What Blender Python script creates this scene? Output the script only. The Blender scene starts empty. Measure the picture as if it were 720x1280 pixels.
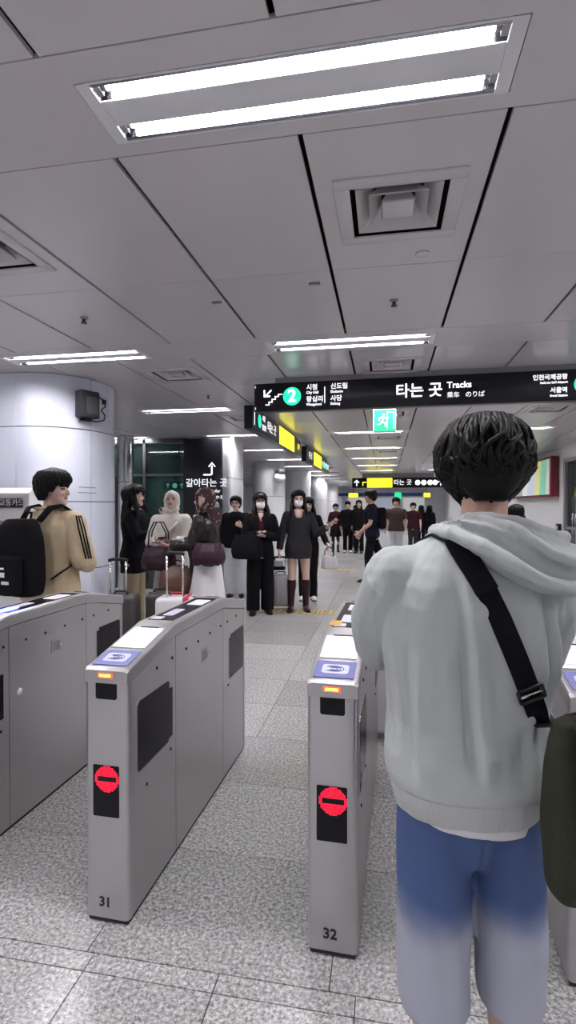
import bpy, bmesh, math, random
from mathutils import Vector, Matrix, noise
from mathutils.bvhtree import BVHTree

SC = bpy.context.scene
COL = SC.collection
V = Vector
PI = math.pi
R = math.radians
random.seed(7)


# ------------------------------------------------------------------ materials
def nodes_of(name):
    m = bpy.data.materials.new(name)
    m.use_nodes = True
    nt = m.node_tree
    b = nt.nodes['Principled BSDF']
    return m, nt, b


def mat(name, col, rough=.5, metal=0., spec=.5, emit=None, es=0., bump=0., bscale=40., var=0., vscale=8.,
        stretch=(1, 1, 1), sheen=0., alpha=1., trans=0., coat=0.):
    m, nt, b = nodes_of(name)
    b.inputs['Base Color'].default_value = (*col, 1)
    b.inputs['Roughness'].default_value = rough
    b.inputs['Metallic'].default_value = metal
    b.inputs['Specular IOR Level'].default_value = spec
    b.inputs['Transmission Weight'].default_value = trans
    b.inputs['Coat Weight'].default_value = coat
    b.inputs['Sheen Weight'].default_value = sheen
    b.inputs['Alpha'].default_value = alpha
    if emit:
        b.inputs['Emission Color'].default_value = (*emit, 1)
        b.inputs['Emission Strength'].default_value = es
    if bump or var:
        tc = nt.nodes.new('ShaderNodeTexCoord')
        mp = nt.nodes.new('ShaderNodeMapping')
        mp.inputs['Scale'].default_value = stretch
        nt.links.new(tc.outputs['Object'], mp.inputs['Vector'])
    if var:
        n = nt.nodes.new('ShaderNodeTexNoise')
        n.inputs['Scale'].default_value = vscale
        n.inputs['Detail'].default_value = 5
        nt.links.new(mp.outputs['Vector'], n.inputs['Vector'])
        mx = nt.nodes.new('ShaderNodeMix')
        mx.data_type = 'RGBA'
        mx.inputs['A'].default_value = (*[max(0, c * (1 - var)) for c in col], 1)
        mx.inputs['B'].default_value = (*[min(1, c * (1 + var)) for c in col], 1)
        nt.links.new(n.outputs['Fac'], mx.inputs['Factor'])
        nt.links.new(mx.outputs['Result'], b.inputs['Base Color'])
    if bump:
        n2 = nt.nodes.new('ShaderNodeTexNoise')
        n2.inputs['Scale'].default_value = bscale
        n2.inputs['Detail'].default_value = 4
        nt.links.new(mp.outputs['Vector'], n2.inputs['Vector'])
        bp = nt.nodes.new('ShaderNodeBump')
        bp.inputs['Strength'].default_value = bump
        bp.inputs['Distance'].default_value = .01
        nt.links.new(n2.outputs['Fac'], bp.inputs['Height'])
        nt.links.new(bp.outputs['Normal'], b.inputs['Normal'])
    return m


def emis(name, col, s):
    return mat(name, tuple(min(1, c) for c in col), .4, emit=col, es=s)


M = {}
EXPO = 0.0


def granite():
    m, nt, b = nodes_of('granite')
    L = nt.links.new
    tc = nt.nodes.new('ShaderNodeTexCoord')
    n1 = nt.nodes.new('ShaderNodeTexNoise'); n1.inputs['Scale'].default_value = 75; n1.inputs['Detail'].default_value = 3; n1.inputs['Roughness'].default_value = .75
    n2 = nt.nodes.new('ShaderNodeTexVoronoi'); n2.inputs['Scale'].default_value = 160
    n3 = nt.nodes.new('ShaderNodeTexNoise'); n3.inputs['Scale'].default_value = 3.2
    for n in (n1, n2, n3):
        L(tc.outputs['Object'], n.inputs['Vector'])
    cr = nt.nodes.new('ShaderNodeValToRGB')
    e = cr.color_ramp.elements
    e[0].position = .33; e[0].color = (.13, .12, .12, 1)
    e[1].position = .66; e[1].color = (.62, .59, .58, 1)
    k = cr.color_ramp.elements.new(.5); k.color = (.36, .34, .335, 1)
    L(n1.outputs['Fac'], cr.inputs['Fac'])
    sp = nt.nodes.new('ShaderNodeMix'); sp.data_type = 'RGBA'; sp.blend_type = 'MULTIPLY'; sp.inputs['Factor'].default_value = .45
    L(cr.outputs['Color'], sp.inputs['A']); L(n2.outputs['Color'], sp.inputs['B'])
    hs = nt.nodes.new('ShaderNodeHueSaturation'); hs.inputs['Saturation'].default_value = .12
    L(sp.outputs['Result'], hs.inputs['Color'])
    geo = nt.nodes.new('ShaderNodeNewGeometry')
    mr = nt.nodes.new('ShaderNodeMapRange'); mr.inputs['To Min'].default_value = 1.14; mr.inputs['To Max'].default_value = 1.42
    L(geo.outputs['Random Per Island'], mr.inputs['Value'])
    L(mr.outputs['Result'], hs.inputs['Value'])
    L(hs.outputs['Color'], b.inputs['Base Color'])
    r2 = nt.nodes.new('ShaderNodeMapRange'); r2.inputs['To Min'].default_value = .16; r2.inputs['To Max'].default_value = .34
    L(n3.outputs['Fac'], r2.inputs['Value']); b.inputs['Roughness'].default_value = .24
    b.inputs['Specular IOR Level'].default_value = .5
    return m


def brushed(name, col, rough):
    m = mat(name, col, rough, metal=.85, bump=.05, bscale=90, stretch=(1, 1, .04), var=.1, vscale=2.5)
    return m


def ombre(name, top, bot, z0, z1):
    """Dip-dyed cloth: two dyes meeting in a soft uneven band."""
    m, nt, b = nodes_of(name)
    L = nt.links.new
    tc = nt.nodes.new('ShaderNodeTexCoord')
    sx = nt.nodes.new('ShaderNodeSeparateXYZ'); L(tc.outputs['Object'], sx.inputs['Vector'])
    n = nt.nodes.new('ShaderNodeTexNoise'); n.inputs['Scale'].default_value = 6; L(tc.outputs['Object'], n.inputs['Vector'])
    a = nt.nodes.new('ShaderNodeMath'); a.operation = 'MULTIPLY_ADD'; a.inputs[1].default_value = .10; L(n.outputs['Fac'], a.inputs[0]); L(sx.outputs['Z'], a.inputs[2])
    mr = nt.nodes.new('ShaderNodeMapRange'); mr.interpolation_type = 'SMOOTHSTEP'
    mr.inputs['From Min'].default_value = z0 + .05; mr.inputs['From Max'].default_value = z1 + .05
    L(a.outputs[0], mr.inputs['Value'])
    mx = nt.nodes.new('ShaderNodeMix'); mx.data_type = 'RGBA'
    mx.inputs['A'].default_value = (*bot, 1); mx.inputs['B'].default_value = (*top, 1)
    L(mr.outputs['Result'], mx.inputs['Factor']); L(mx.outputs['Result'], b.inputs['Base Color'])
    b.inputs['Roughness'].default_value = .9
    return m


def patches(name, c1, c2, scale, rough=.6, th=.52):
    m, nt, b = nodes_of(name)
    L = nt.links.new
    tc = nt.nodes.new('ShaderNodeTexCoord')
    n = nt.nodes.new('ShaderNodeTexNoise'); n.inputs['Scale'].default_value = scale; n.inputs['Detail'].default_value = 2
    L(tc.outputs['Object'], n.inputs['Vector'])
    cr = nt.nodes.new('ShaderNodeValToRGB'); cr.color_ramp.interpolation = 'CONSTANT'
    cr.color_ramp.elements[0].color = (*c1, 1); cr.color_ramp.elements[1].color = (*c2, 1); cr.color_ramp.elements[1].position = th
    L(n.outputs['Fac'], cr.inputs['Fac']); L(cr.outputs['Color'], b.inputs['Base Color'])
    b.inputs['Roughness'].default_value = rough
    return m


M['granite'] = granite()
M['grout'] = mat('grout', (.05, .048, .048), .9)
M['panel'] = mat('ceiling_panel', (.61, .58, .592), .24, spec=.5, var=.03, vscale=1.5)
M['plenum'] = mat('plenum', (.015, .015, .015), .9)
M['white_enamel'] = mat('white_enamel', (.80, .80, .83), .35)
M['reflector'] = mat('reflector', (.36, .36, .41), .22, metal=1.)
M['tube'] = emis('tube_glow', (1.0, .965, 1.0), 132.)
M['tubecap'] = mat('tube_cap', (.35, .35, .36), .4, metal=.6)
M['steel'] = brushed('brushed_steel', (.50, .485, .495), .29)
M['steel_front'] = brushed('brushed_steel_front', (.52, .51, .525), .29)
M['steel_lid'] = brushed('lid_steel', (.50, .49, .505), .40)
M['chrome'] = mat('chrome', (.75, .75, .77), .15, metal=1)
M['gap'] = mat('dark_gap', (.02, .02, .022), .8)
M['black_glass'] = mat('black_glass', (.004, .004, .006), .12, spec=.22)
M['smoke'] = mat('smoked_window', (.012, .011, .015), .2, spec=.10)
M['black_plastic'] = mat('black_plastic', (.009, .009, .01), .45, spec=.3)
M['dark_grey'] = mat('dark_grey', (.07, .07, .075), .5)
M['mid_grey'] = mat('mid_grey', (.25, .25, .26), .5)
M['led_red'] = emis('led_red', (1.0, .010, .055), 1.25)
M['led_orange'] = emis('led_orange', (1.0, .48, .06), 4.)
M['led_orange_rim'] = emis('led_orange_rim', (1.0, .10, .03), 1.2)
M['led_blue'] = emis('led_blue', (.12, .16, 1.0), 6.)
M['reader'] = mat('reader_violet', (.16, .17, .42), .42, spec=.25)
M['reader_mark'] = mat('reader_mark', (.58, .62, .76), .4, spec=.25)
M['screen'] = mat('screen_glass', (.72, .77, .80), .22)
M['ink'] = mat('ink', (.015, .015, .017), .6)
M['sign_black'] = mat('sign_black', (.008, .008, .012), .3, spec=.3)
M['sign_white'] = emis('sign_white', (.95, .95, 1.0), 1.35)
M['sign_green'] = emis('sign_green', (.02, .72, .42), 1.25)
M['exit_green'] = emis('exit_green', (.02, .50, .20), 1.1)
M['sign_yellow'] = emis('sign_yellow', (.95, .88, .03), 1.6)
M['pillar_white'] = mat('pillar_panel', (.70, .73, .84), .16, spec=.5)
M['wall_white'] = mat('wall_white', (.76, .77, .80), .4)
M['glass_dark'] = mat('dark_glass', (.02, .035, .035), .05, spec=.7, alpha=.55)
M['white_plastic'] = mat('white_plastic', (.78, .78, .80), .35)
M['paper'] = mat('paper', (.80, .80, .80), .7)
M['skin'] = mat('skin', (.58, .36, .28), .5, var=.06, vscale=12)
M['skin_light'] = mat('skin_light', (.66, .45, .38), .5, var=.06, vscale=12)
M['lips'] = mat('lips', (.42, .14, .13), .45)
M['brow'] = mat('brow', (.03, .022, .02), .7)
M['hair'] = mat('hair_black', (.005, .0042, .0045), .5, spec=.16, bump=.2, bscale=120, stretch=(1, 1, .15))
M['hair_brown'] = mat('hair_dark_brown', (.014, .008, .007), .48, spec=.22, bump=.35, bscale=120, stretch=(1, 1, .15))
M['mask'] = mat('mask_cloth', (.84, .83, .86), .8)
M['black_cloth'] = mat('black_cloth', (.007, .0065, .008), .9, spec=.12, bump=.2, bscale=60)
M['charcoal'] = mat('charcoal_cloth', (.028, .027, .031), .9, spec=.15, bump=.2, bscale=60)
M['maroon_cloth'] = mat('maroon_cloth', (.036, .010, .015), .85, spec=.15, bump=.2, bscale=50)
M['brown_cloth'] = mat('brown_cloth', (.05, .034, .03), .85, spec=.15, bump=.2, bscale=50)
M['navy_cloth'] = mat('navy_cloth', (.012, .011, .022), .85, spec=.12, bump=.2, bscale=50)
M['beige'] = mat('beige_nylon', (.56, .45, .29), .6, bump=.25, bscale=14)
M['olive_tan'] = mat('tan_cloth', (.36, .30, .19), .85)
M['pale_grey'] = mat('pale_grey_cloth', (.52, .53, .58), .85, bump=.2, bscale=20)
M['cream'] = mat('cream_cloth', (.68, .64, .60), .85, bump=.25, bscale=16)
M['cream2'] = mat('stone_cloth', (.47, .44, .41), .85, bump=.25, bscale=16)
M['white_cloth'] = mat('white_cloth', (.76, .75, .77), .85, bump=.2, bscale=16)
M['leather'] = mat('black_leather', (.010, .008, .008), .26, spec=.5, bump=.55, bscale=22)
M['scarf'] = patches('patterned_scarf', (.038, .011, .014), (.27, .20, .18), 22, .8, .58)
M['boot'] = mat('burgundy_boot', (.026, .008, .011), .3, spec=.3)
M['shoe_black'] = mat('shoe_black', (.008, .0075, .008), .5, spec=.3)
M['shoe_white'] = mat('shoe_white', (.75, .75, .75), .5)
M['maroon_leather'] = mat('maroon_leather', (.030, .009, .017), .45, spec=.3, bump=.2, bscale=25)
M['brown_leather'] = mat('brown_leather', (.13, .055, .035), .45, bump=.2, bscale=25)
M['case_dark'] = mat('case_dark', (.06, .055, .055), .4)
M['case_white'] = mat('case_white', (.80, .79, .81), .3)
M['case_silver'] = mat('case_silver', (.42, .41, .44), .3, metal=.5)
M['red'] = mat('red_webbing', (.55, .03, .06), .6)
M['blue_pouch'] = mat('blue_pouch', (.03, .05, .34), .5)
M['hoodie'] = mat('hoodie_jersey', (.44, .47, .47), .95, bump=.10, bscale=260, var=.05, vscale=5)
M['hoodie_rib'] = mat('hoodie_rib', (.46, .48, .48), .95, bump=.45, bscale=55, stretch=(1, 1, .03))
M['tee_white'] = mat('tee_white', (.74, .73, .75), .9)
M['webbing'] = mat('webbing_black', (.005, .005, .007), .75, spec=.12, bump=.3, bscale=200)
M['olive_bag'] = mat('olive_canvas', (.026, .029, .018), .8, spec=.2, bump=.2, bscale=150)
M['olive_trim'] = mat('olive_trim', (.085, .095, .06), .7, spec=.2)
M['shorts'] = ombre('dip_dyed_denim', (.055, .095, .23), (.37, .38, .46), .505, .625)
M['teal_glow_wall'] = mat('teal_glow_wall', (.06, .24, .20), .6)  # teal glow behind the shop glass, put into the wall colour
M['tactile'] = mat('tactile_tan', (.46, .35, .17), .5, var=.15, vscale=12)
M['dark_wall'] = mat('dark_wall', (.10, .10, .11), .6)
M['kiosk_blue'] = mat('kiosk_blue', (.04, .10, .34), .4)
M['green_text'] = emis('green_text', (.15, .85, .6), 1.6)
M['ad_red'] = mat('ad_red', (.16, .012, .02), .4)


# ------------------------------------------------------------------ mesh builder
def frame(d, up=None):
    d = d.normalized()
    up = up or (V((0, 0, 1)) if abs(d.z) < .95 else V((0, 1, 0)))
    a = d.cross(up).normalized()
    return a, a.cross(d).normalized()


class MB:
    def __init__(s):
        s.v = []; s.f = []; s.m = []; s.s = []

    def add(s, vs, fs, mi=0, smooth=True, T=None):
        o = len(s.v)
        s.v += [tuple(T @ V(p)) if T else tuple(p) for p in vs]
        for f in fs:
            s.f.append([i + o for i in f]); s.m.append(mi); s.s.append(smooth)
        return s

    def box(s, c, d, mi=0, T=None, bev=0., seg=2):
        bm = bmesh.new()
        bmesh.ops.create_cube(bm, size=1)
        for v in bm.verts:
            v.co = V((v.co.x * d[0] + c[0], v.co.y * d[1] + c[1], v.co.z * d[2] + c[2]))
        if bev:
            bmesh.ops.bevel(bm, geom=bm.edges[:], offset=min(bev, min(d) * .49), segments=seg, profile=.5, affect='EDGES')
        bm.verts.ensure_lookup_table()
        s.add([v.co[:] for v in bm.verts], [[v.index for v in f.verts] for f in bm.faces], mi, bool(bev), T)
        bm.free()
        return s

    def loft(s, rings, mi=0, caps=True, T=None, smooth=True, closed=True):
        n = len(rings[0]); vs = [p for r in rings for p in r]; fs = []
        for i in range(len(rings) - 1):
            for j in range(n if closed else n - 1):
                k = (j + 1) % n
                fs.append([i * n + j, i * n + k, (i + 1) * n + k, (i + 1) * n + j])
        if caps:
            fs.append(list(range(n))[::-1]); o = (len(rings) - 1) * n
            fs.append([o + j for j in range(n)])
        return s.add(vs, fs, mi, smooth, T)

    def tube(s, pts, rad, n=10, mi=0, T=None, up=None, caps=True):
        pts = [V(p) for p in pts]
        if not isinstance(rad, (list, tuple)):
            rad = [rad] * len(pts)
        rings = []; pa = None
        for i, p in enumerate(pts):
            d = (pts[min(i + 1, len(pts) - 1)] - pts[max(i - 1, 0)])
            if d.length < 1e-9:
                d = V((0, 0, 1))
            d.normalize()
            if pa is None:
                a, b = frame(d, up)
            else:
                a = (pa - d * pa.dot(d))
                a = a.normalized() if a.length > 1e-6 else frame(d)[0]
                b = a.cross(d).normalized()
            pa = a
            r = rad[i]; ra, rb = r if isinstance(r, (tuple, list)) else (r, r)
            rings.append([p + a * (ra * math.cos(t * 2 * PI / n)) + b * (rb * math.sin(t * 2 * PI / n)) for t in range(n)])
        return s.loft(rings, mi, caps, T)

    def limb(s, pts, rad, n=12, mi=0):
        """straight tapered pieces with a ball at every joint (meant to be fused)"""
        for a, b, ra, rb in zip(pts, pts[1:], rad, rad[1:]):
            a, b = V(a), V(b)
            s.tube([a, a.lerp(b, .5), b], [ra, (ra + rb) / 2, rb], n, mi)
        for p, r in list(zip(pts, rad))[1:-1]:
            s.ell(V(p), (r * .98,) * 3, mi)
        return s

    def ell(s, c, r, mi=0, T=None, n=12, k=8):
        rings = []
        for i in range(k + 1):
            a = -PI / 2 + PI * i / k
            a = max(-PI / 2 + .05, min(PI / 2 - .05, a))
            rings.append([(c[0] + r[0] * math.cos(a) * math.cos(j * 2 * PI / n), c[1] + r[1] * math.cos(a) * math.sin(j * 2 * PI / n), c[2] + r[2] * math.sin(a)) for j in range(n)])
        return s.loft(rings, mi, True, T)

    def prism(s, poly, axis, a, b, mi=0, T=None, smooth=False):
        """poly in the two other axes (x->(y,z), y->(x,z), z->(x,y)), extruded from a to b."""
        def p3(p, w):
            return {'x': (w, p[0], p[1]), 'y': (p[0], w, p[1]), 'z': (p[0], p[1], w)}[axis]
        n = len(poly)
        vs = [p3(p, a) for p in poly] + [p3(p, b) for p in poly]
        fs = [list(range(n)), [n + i for i in range(n)][::-1]] + [[i, n + i, n + (i + 1) % n, (i + 1) % n][::-1] for i in range(n)]
        return s.add(vs, fs, mi, smooth, T)

    def lathe(s, prof, n=24, c=(0, 0, 0), mi=0, T=None):
        return s.loft([[(c[0] + r * math.cos(j * 2 * PI / n), c[1] + r * math.sin(j * 2 * PI / n), c[2] + z) for j in range(n)] for r, z in prof], mi, True, T)

    def mesh(s, name, mats):
        me = bpy.data.meshes.new(name)
        me.from_pydata(s.v, [], s.f)
        for m in (mats if isinstance(mats, (list, tuple)) else [mats]):
            me.materials.append(M[m] if isinstance(m, str) else m)
        me.polygons.foreach_set('material_index', s.m)
        me.polygons.foreach_set('use_smooth', s.s)
        bm = bmesh.new(); bm.from_mesh(me)
        bmesh.ops.recalc_face_normals(bm, faces=bm.faces[:])
        bm.to_mesh(me); bm.free()
        me.update()
        return me

    def build(s, name, mats, parent=None, loc=None, rot=None, sharp=None):
        me = s.mesh(name, mats)
        if sharp:
            me.set_sharp_from_angle(angle=R(sharp))
        return link(name, me, parent, loc, rot)

    def fused(s, name, mats, parent=None, vox=.008, smooth=4, loc=None, deform=None, classify=None):
        """All the shapes grown together into one continuous skin."""
        me = fuse(s, name, vox, smooth)
        for m in (mats if isinstance(mats, (list, tuple)) else [mats]):
            me.materials.append(M[m] if isinstance(m, str) else m)
        if deform:
            ns = [v.normal.copy() for v in me.vertices]
            for v, nn in zip(me.vertices, ns):
                v.co = deform(v.co, nn)
        if classify:
            for p in me.polygons:
                p.material_index = classify(p.center)
        for p in me.polygons:
            p.use_smooth = True
        me.update()
        return link(name, me, parent, loc)


def link(name, me, parent=None, loc=None, rot=None):
    o = bpy.data.objects.new(name, me)
    COL.objects.link(o)
    if parent:
        o.parent = parent
    if loc is not None:
        o.location = loc
    if rot is not None:
        o.rotation_euler = rot
    return o


def fuse(mb, name, vox, smooth):
    me = mb.mesh('tmp', [])
    o = bpy.data.objects.new('tmp', me); COL.objects.link(o)
    r = o.modifiers.new('r', 'REMESH'); r.mode = 'VOXEL'; r.voxel_size = vox
    if smooth:
        k = o.modifiers.new('s', 'SMOOTH'); k.iterations = smooth; k.factor = .5
    bpy.context.view_layer.update()
    dg = bpy.context.evaluated_depsgraph_get()
    out = bpy.data.meshes.new_from_object(o.evaluated_get(dg))
    bpy.data.objects.remove(o); bpy.data.meshes.remove(me)
    out.name = name
    return out


def empty(name, loc=(0, 0, 0), rz=0., label=None, cat=None, group=None, s=1.):
    o = bpy.data.objects.new(name, None)
    COL.objects.link(o)
    o.empty_display_size = .1
    o.location = loc; o.rotation_euler = (0, 0, rz); o.scale = (s, s, s)
    return tag(o, label, cat, group)


def tag(o, label=None, cat=None, group=None, kind=None):
    if label: o['label'] = label
    if cat: o['category'] = cat
    if group: o['group'] = group
    if kind: o['kind'] = kind
    return o


def struct(o):
    o['kind'] = 'structure'
    return o


def children(o):
    return [c for c in bpy.data.objects if c.parent == o]


def copy_tree(o, parent=None):
    c = o.copy(); COL.objects.link(c)
    if parent:
        c.parent = parent
    for ch in children(o):
        copy_tree(ch, c)
    return c


def text(name, body, size, mats, parent, loc, rot, ax='CENTER', depth=.002, sx=1., bold=.0):
    c = bpy.data.curves.new('t', 'FONT')
    c.body = body; c.size = size; c.align_x = ax; c.align_y = 'CENTER'; c.extrude = depth / 2; c.offset = bold
    o = bpy.data.objects.new('t', c); COL.objects.link(o)
    bpy.context.view_layer.update()
    me = bpy.data.meshes.new_from_object(o.evaluated_get(bpy.context.evaluated_depsgraph_get()))
    bpy.data.objects.remove(o)
    me.materials.clear(); me.materials.append(M[mats])
    ob = link(name, me, parent, loc, rot)
    ob.scale = (sx, 1, 1)
    return ob


FACE = (PI / 2, 0, 0)          # lettering that faces -Y


def ellipse(cx, cy, z, rx, ry, n=20, p=2.):
    out = []
    for j in range(n):
        a = 2 * PI * j / n; ca, sa = math.cos(a), math.sin(a)
        out.append((cx + rx * math.copysign(abs(ca) ** (2 / p), ca), cy + ry * math.copysign(abs(sa) ** (2 / p), sa), z))
    return out


def rrect(w, h, r, n=5):
    out = []
    for cx, cy, a0 in ((w / 2 - r, h / 2 - r, 0), (-w / 2 + r, h / 2 - r, 90), (-w / 2 + r, -h / 2 + r, 180), (w / 2 - r, -h / 2 + r, 270)):
        for i in range(n + 1):
            a = R(a0 + 90 * i / n)
            out.append((cx + r * math.cos(a), cy + r * math.sin(a)))
    return out


def nz(p, f, seed=0.):
    return noise.noise(V((p[0] * f[0] + seed, p[1] * f[1] + seed * .7, p[2] * f[2] - seed)))
# ------------------------------------------------------------------ the concourse shell
CEIL = 2.70
X0, X1 = -8.4, 3.6
Y0, Y1 = -4.6, 34.

mb = MB()
mb.box(((X0 + X1) / 2, (Y0 + Y1) / 2, -.06), (X1 - X0, Y1 - Y0, .11), 1)
rows = [1.62 - .575 * k for k in range(12, 0, -1)]
rows = [y - .07 for y in rows if y < 1.5]
ys = sorted(rows) + [1.55, 1.62]
y = 1.62
while y < Y1:
    y += .572; ys.append(y)
ys = [Y0] + [q for q in ys if Y0 < q < Y1] + [Y1]
for ya, yb in zip(ys, ys[1:]):
    near = yb < 1.63
    step, off = (.434, -.955) if near else (.816, -.985 if ya < 3.2 else -.82)
    k0 = math.floor((X0 - off) / step)
    x = off + k0 * step
    while x < X1:
        a, b = max(x, X0) + .002, min(x + step, X1) - .002
        if b - a > .02:
            mb.add([(a, ya + .002, 0), (b, ya + .002, 0), (b, yb - .002, 0), (a, yb - .002, 0),
                    (a, ya + .002, -.01), (b, ya + .002, -.01), (b, yb - .002, -.01), (a, yb - .002, -.01)],
                   [[0, 1, 2, 3], [0, 4, 5, 1], [1, 5, 6, 2], [2, 6, 7, 3], [3, 7, 4, 0]], 0, False)
        x += step
floor = struct(mb.build('floor', ['granite', 'grout']))

# ceiling: metal panels between strips that carry the recessed lamps
LAMP_X = [-.265 + 2.215 * k for k in (-3, -2, -1, 0, 1)]
LAMP_K = list(range(-2, 13))
LW, LD = 1.225, .25
mb = MB()
mb.box(((X0 + X1) / 2, (Y0 + Y1) / 2, CEIL + .16), (X1 - X0 + .2, Y1 - Y0 + .2, .06), 1)


def slab(a, b, c, d):
    if b - a > .01 and d - c > .01:
        mb.box(((a + b) / 2, (c + d) / 2, CEIL + .008), (b - a, d - c, .016), 0)


JX = [-.276 + .6465 * k for k in range(-13, 7)]
JX = [X0] + [x for x in JX if X0 < x < X1] + [X1]
VENT_C = []
for k in range(-3, 14):
    yc = 1.51 + 2.44 * k
    s0, s1 = yc - .215, yc + .205
    # lamp strip
    g = .003
    fx = sorted(LAMP_X) if k in LAMP_K else []
    cur = X0
    for xc in fx:
        slab(cur + g, xc - LW / 2 - g, s0 + g, s1 - g)
        slab(xc - LW / 2 - g, xc + LW / 2 + g, s0 + g, yc + .012 - LD / 2 - .002)
        slab(xc - LW / 2 - g, xc + LW / 2 + g, yc + .012 + LD / 2 + .002, s1 - g)
        cur = xc + LW / 2
    slab(cur + g, X1, s0 + g, s1 - g)
    ym = (s1 + s0 + 2.44) / 2
    for a, b in zip(JX, JX[1:]):
        for q, (c, d) in enumerate(((s1, ym), (ym, s0 + 2.44))):
            vent = q == 0 and k >= -1 and (abs((a + b) / 2 - .047) < .05 or abs((a + b) / 2 + 1.892) < .05 or abs((a + b) / 2 - 1.986) < .05)
            if vent:
                xc, yv = (a + b) / 2, c + .505
                h = .235
                slab(a + .009, xc - h, c + .002, d - .002); slab(xc + h, b - .009, c + .002, d - .002)
                slab(xc - h, xc + h, c + .002, yv - h); slab(xc - h, xc + h, yv + h, d - .002)
                VENT_C.append((xc, yv))
            else:
                slab(a + .009, b - .009, c + .002, d - .002)
mb.m = mb.m
ceiling = struct(mb.build('ceiling', ['panel', 'plenum']))

# walls
struct(MB().box((X1 + .1, (Y0 + 10.2) / 2, 1.4), (.2, 10.2 - Y0, 2.8)).build('wall_right', ['wall_white']))
struct(MB().box((X1 + .1, (11.75 + Y1) / 2, 1.4), (.2, Y1 - 11.75, 2.8)).build('wall_right_far', ['wall_white']))
struct(MB().box((X1 + .1, 10.975, 2.62), (.2, 1.55, .36)).build('wall_right_lintel', ['wall_white']))
struct(MB().box((X0 - .1, (Y0 + Y1) / 2, 1.4), (.2, Y1 - Y0, 2.8)).build('wall_left', ['wall_white']))
struct(MB().box(((X0 + X1) / 2, Y0 - .1, 1.4), (X1 - X0 + .4, .2, 2.8)).build('wall_back', ['wall_white']))
struct(MB().box(((X0 + X1) / 2, Y1 + .1, 1.4), (X1 - X0 + .4, .2, 2.8)).build('wall_far', ['wall_white']))

# ------------------------------------------------------------------ recessed two-tube lamps
def make_lamp():
    t = empty('ceiling_light', (0, 0, CEIL))
    h = MB()
    w, d, tk = LW / 2, LD / 2, .006
    top = .08
    h.box((0, 0, top), (LW, LD, tk))
    for sx in (-1, 1):
        h.box((sx * (w - .02), 0, top / 2 - .002), (.04, LD, top), 0)
    for sy in (-1, 1):
        h.box((0, sy * (d - tk / 2), top / 2 - .002), (LW, tk, top), 0)
    h.build('housing', ['white_enamel'], t)
    rf = MB()
    for sy in (-1, 1):               # a bright trough behind each tube
        c = sy * .078
        rf.add([(-w + .04, c - .027, .004), (w - .04, c - .027, .004), (w - .04, c - .020, .062), (-w + .04, c - .020, .062),
                (w - .04, c + .020, .062), (-w + .04, c + .020, .062), (w - .04, c + .027, .004), (-w + .04, c + .027, .004)],
               [[0, 1, 2, 3], [3, 2, 4, 5], [5, 4, 6, 7]], 0, False)
        rf.box((0, sy * (d + .105) / 2, .004), (LW - .08, d - .105, .006), 0)
    rf.build('reflector', ['reflector'], t)
    MB().box((0, 0, .002), (LW - .08, .102, .006), 0, bev=.002).build('centre_louvre', ['white_enamel'], t)
    for sy in (-1, 1):
        c = sy * .078
        tb = MB().tube([(-w + .075, c, .027), (w - .075, c, .027)], .0150, 10).build('tube', ['tube'], t)
        for sx in (-1, 1):
            cp = MB()
            cp.tube([(sx * (w - .075), c, .027), (sx * (w - .058), c, .027)], .0150, 10)
            cp.box((sx * (w - .05), c, .034), (.018, .036, .05), 0)
            cp.build('socket', ['tubecap'], tb)
    return t


lamp = make_lamp()
first = True
ORD = ['first', 'second', 'third', 'fourth', 'fifth', 'sixth', 'seventh', 'eighth', 'ninth', 'tenth', 'eleventh', 'twelfth', 'thirteenth']
COLN = {0: 'far left bay by the outer wall', 1: 'bay behind the white pillar', 2: 'bay along the left columns', 3: 'middle bay of the corridor', 4: 'bay along the right wall'}
SKIP = 0
for k in LAMP_K:
    for ci, x in enumerate(LAMP_X):
        y = 1.522 + 2.44 * k
        if ci == 0 and (y > 4 or y < 0):
            continue
        if ci == 1 and y > 12:
            continue
        o = lamp if first else copy_tree(lamp)
        first = False
        o.location = (x, y, CEIL)
        if k < 1:
            lab = 'long two-tube ceiling light over the ticket gates, ' + COLN[ci] + (', behind the viewer' if k < 0 else '')
        else:
            lab = f'two-tube ceiling light, {ORD[k]} row past the gates, {COLN[ci]}'
        if k == 0 and ci == 3:
            lab = 'largest and nearest two-tube ceiling light, straight above the ticket gates'
        if k == 1 and ci == 3:
            lab = 'two-tube ceiling light just in front of the long black platform sign'
        if k == 1 and ci == 2:
            lab = 'two-tube ceiling light right in front of the white pillar'
        if ci == 1 and y > 9:  # unseen lamp added to brighten the shop interior
            lab = 'ceiling light added to brighten the dark glass shop on the left'
        tag(o, lab, 'ceiling light', 'recessed two-tube ceiling lights')

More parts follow.
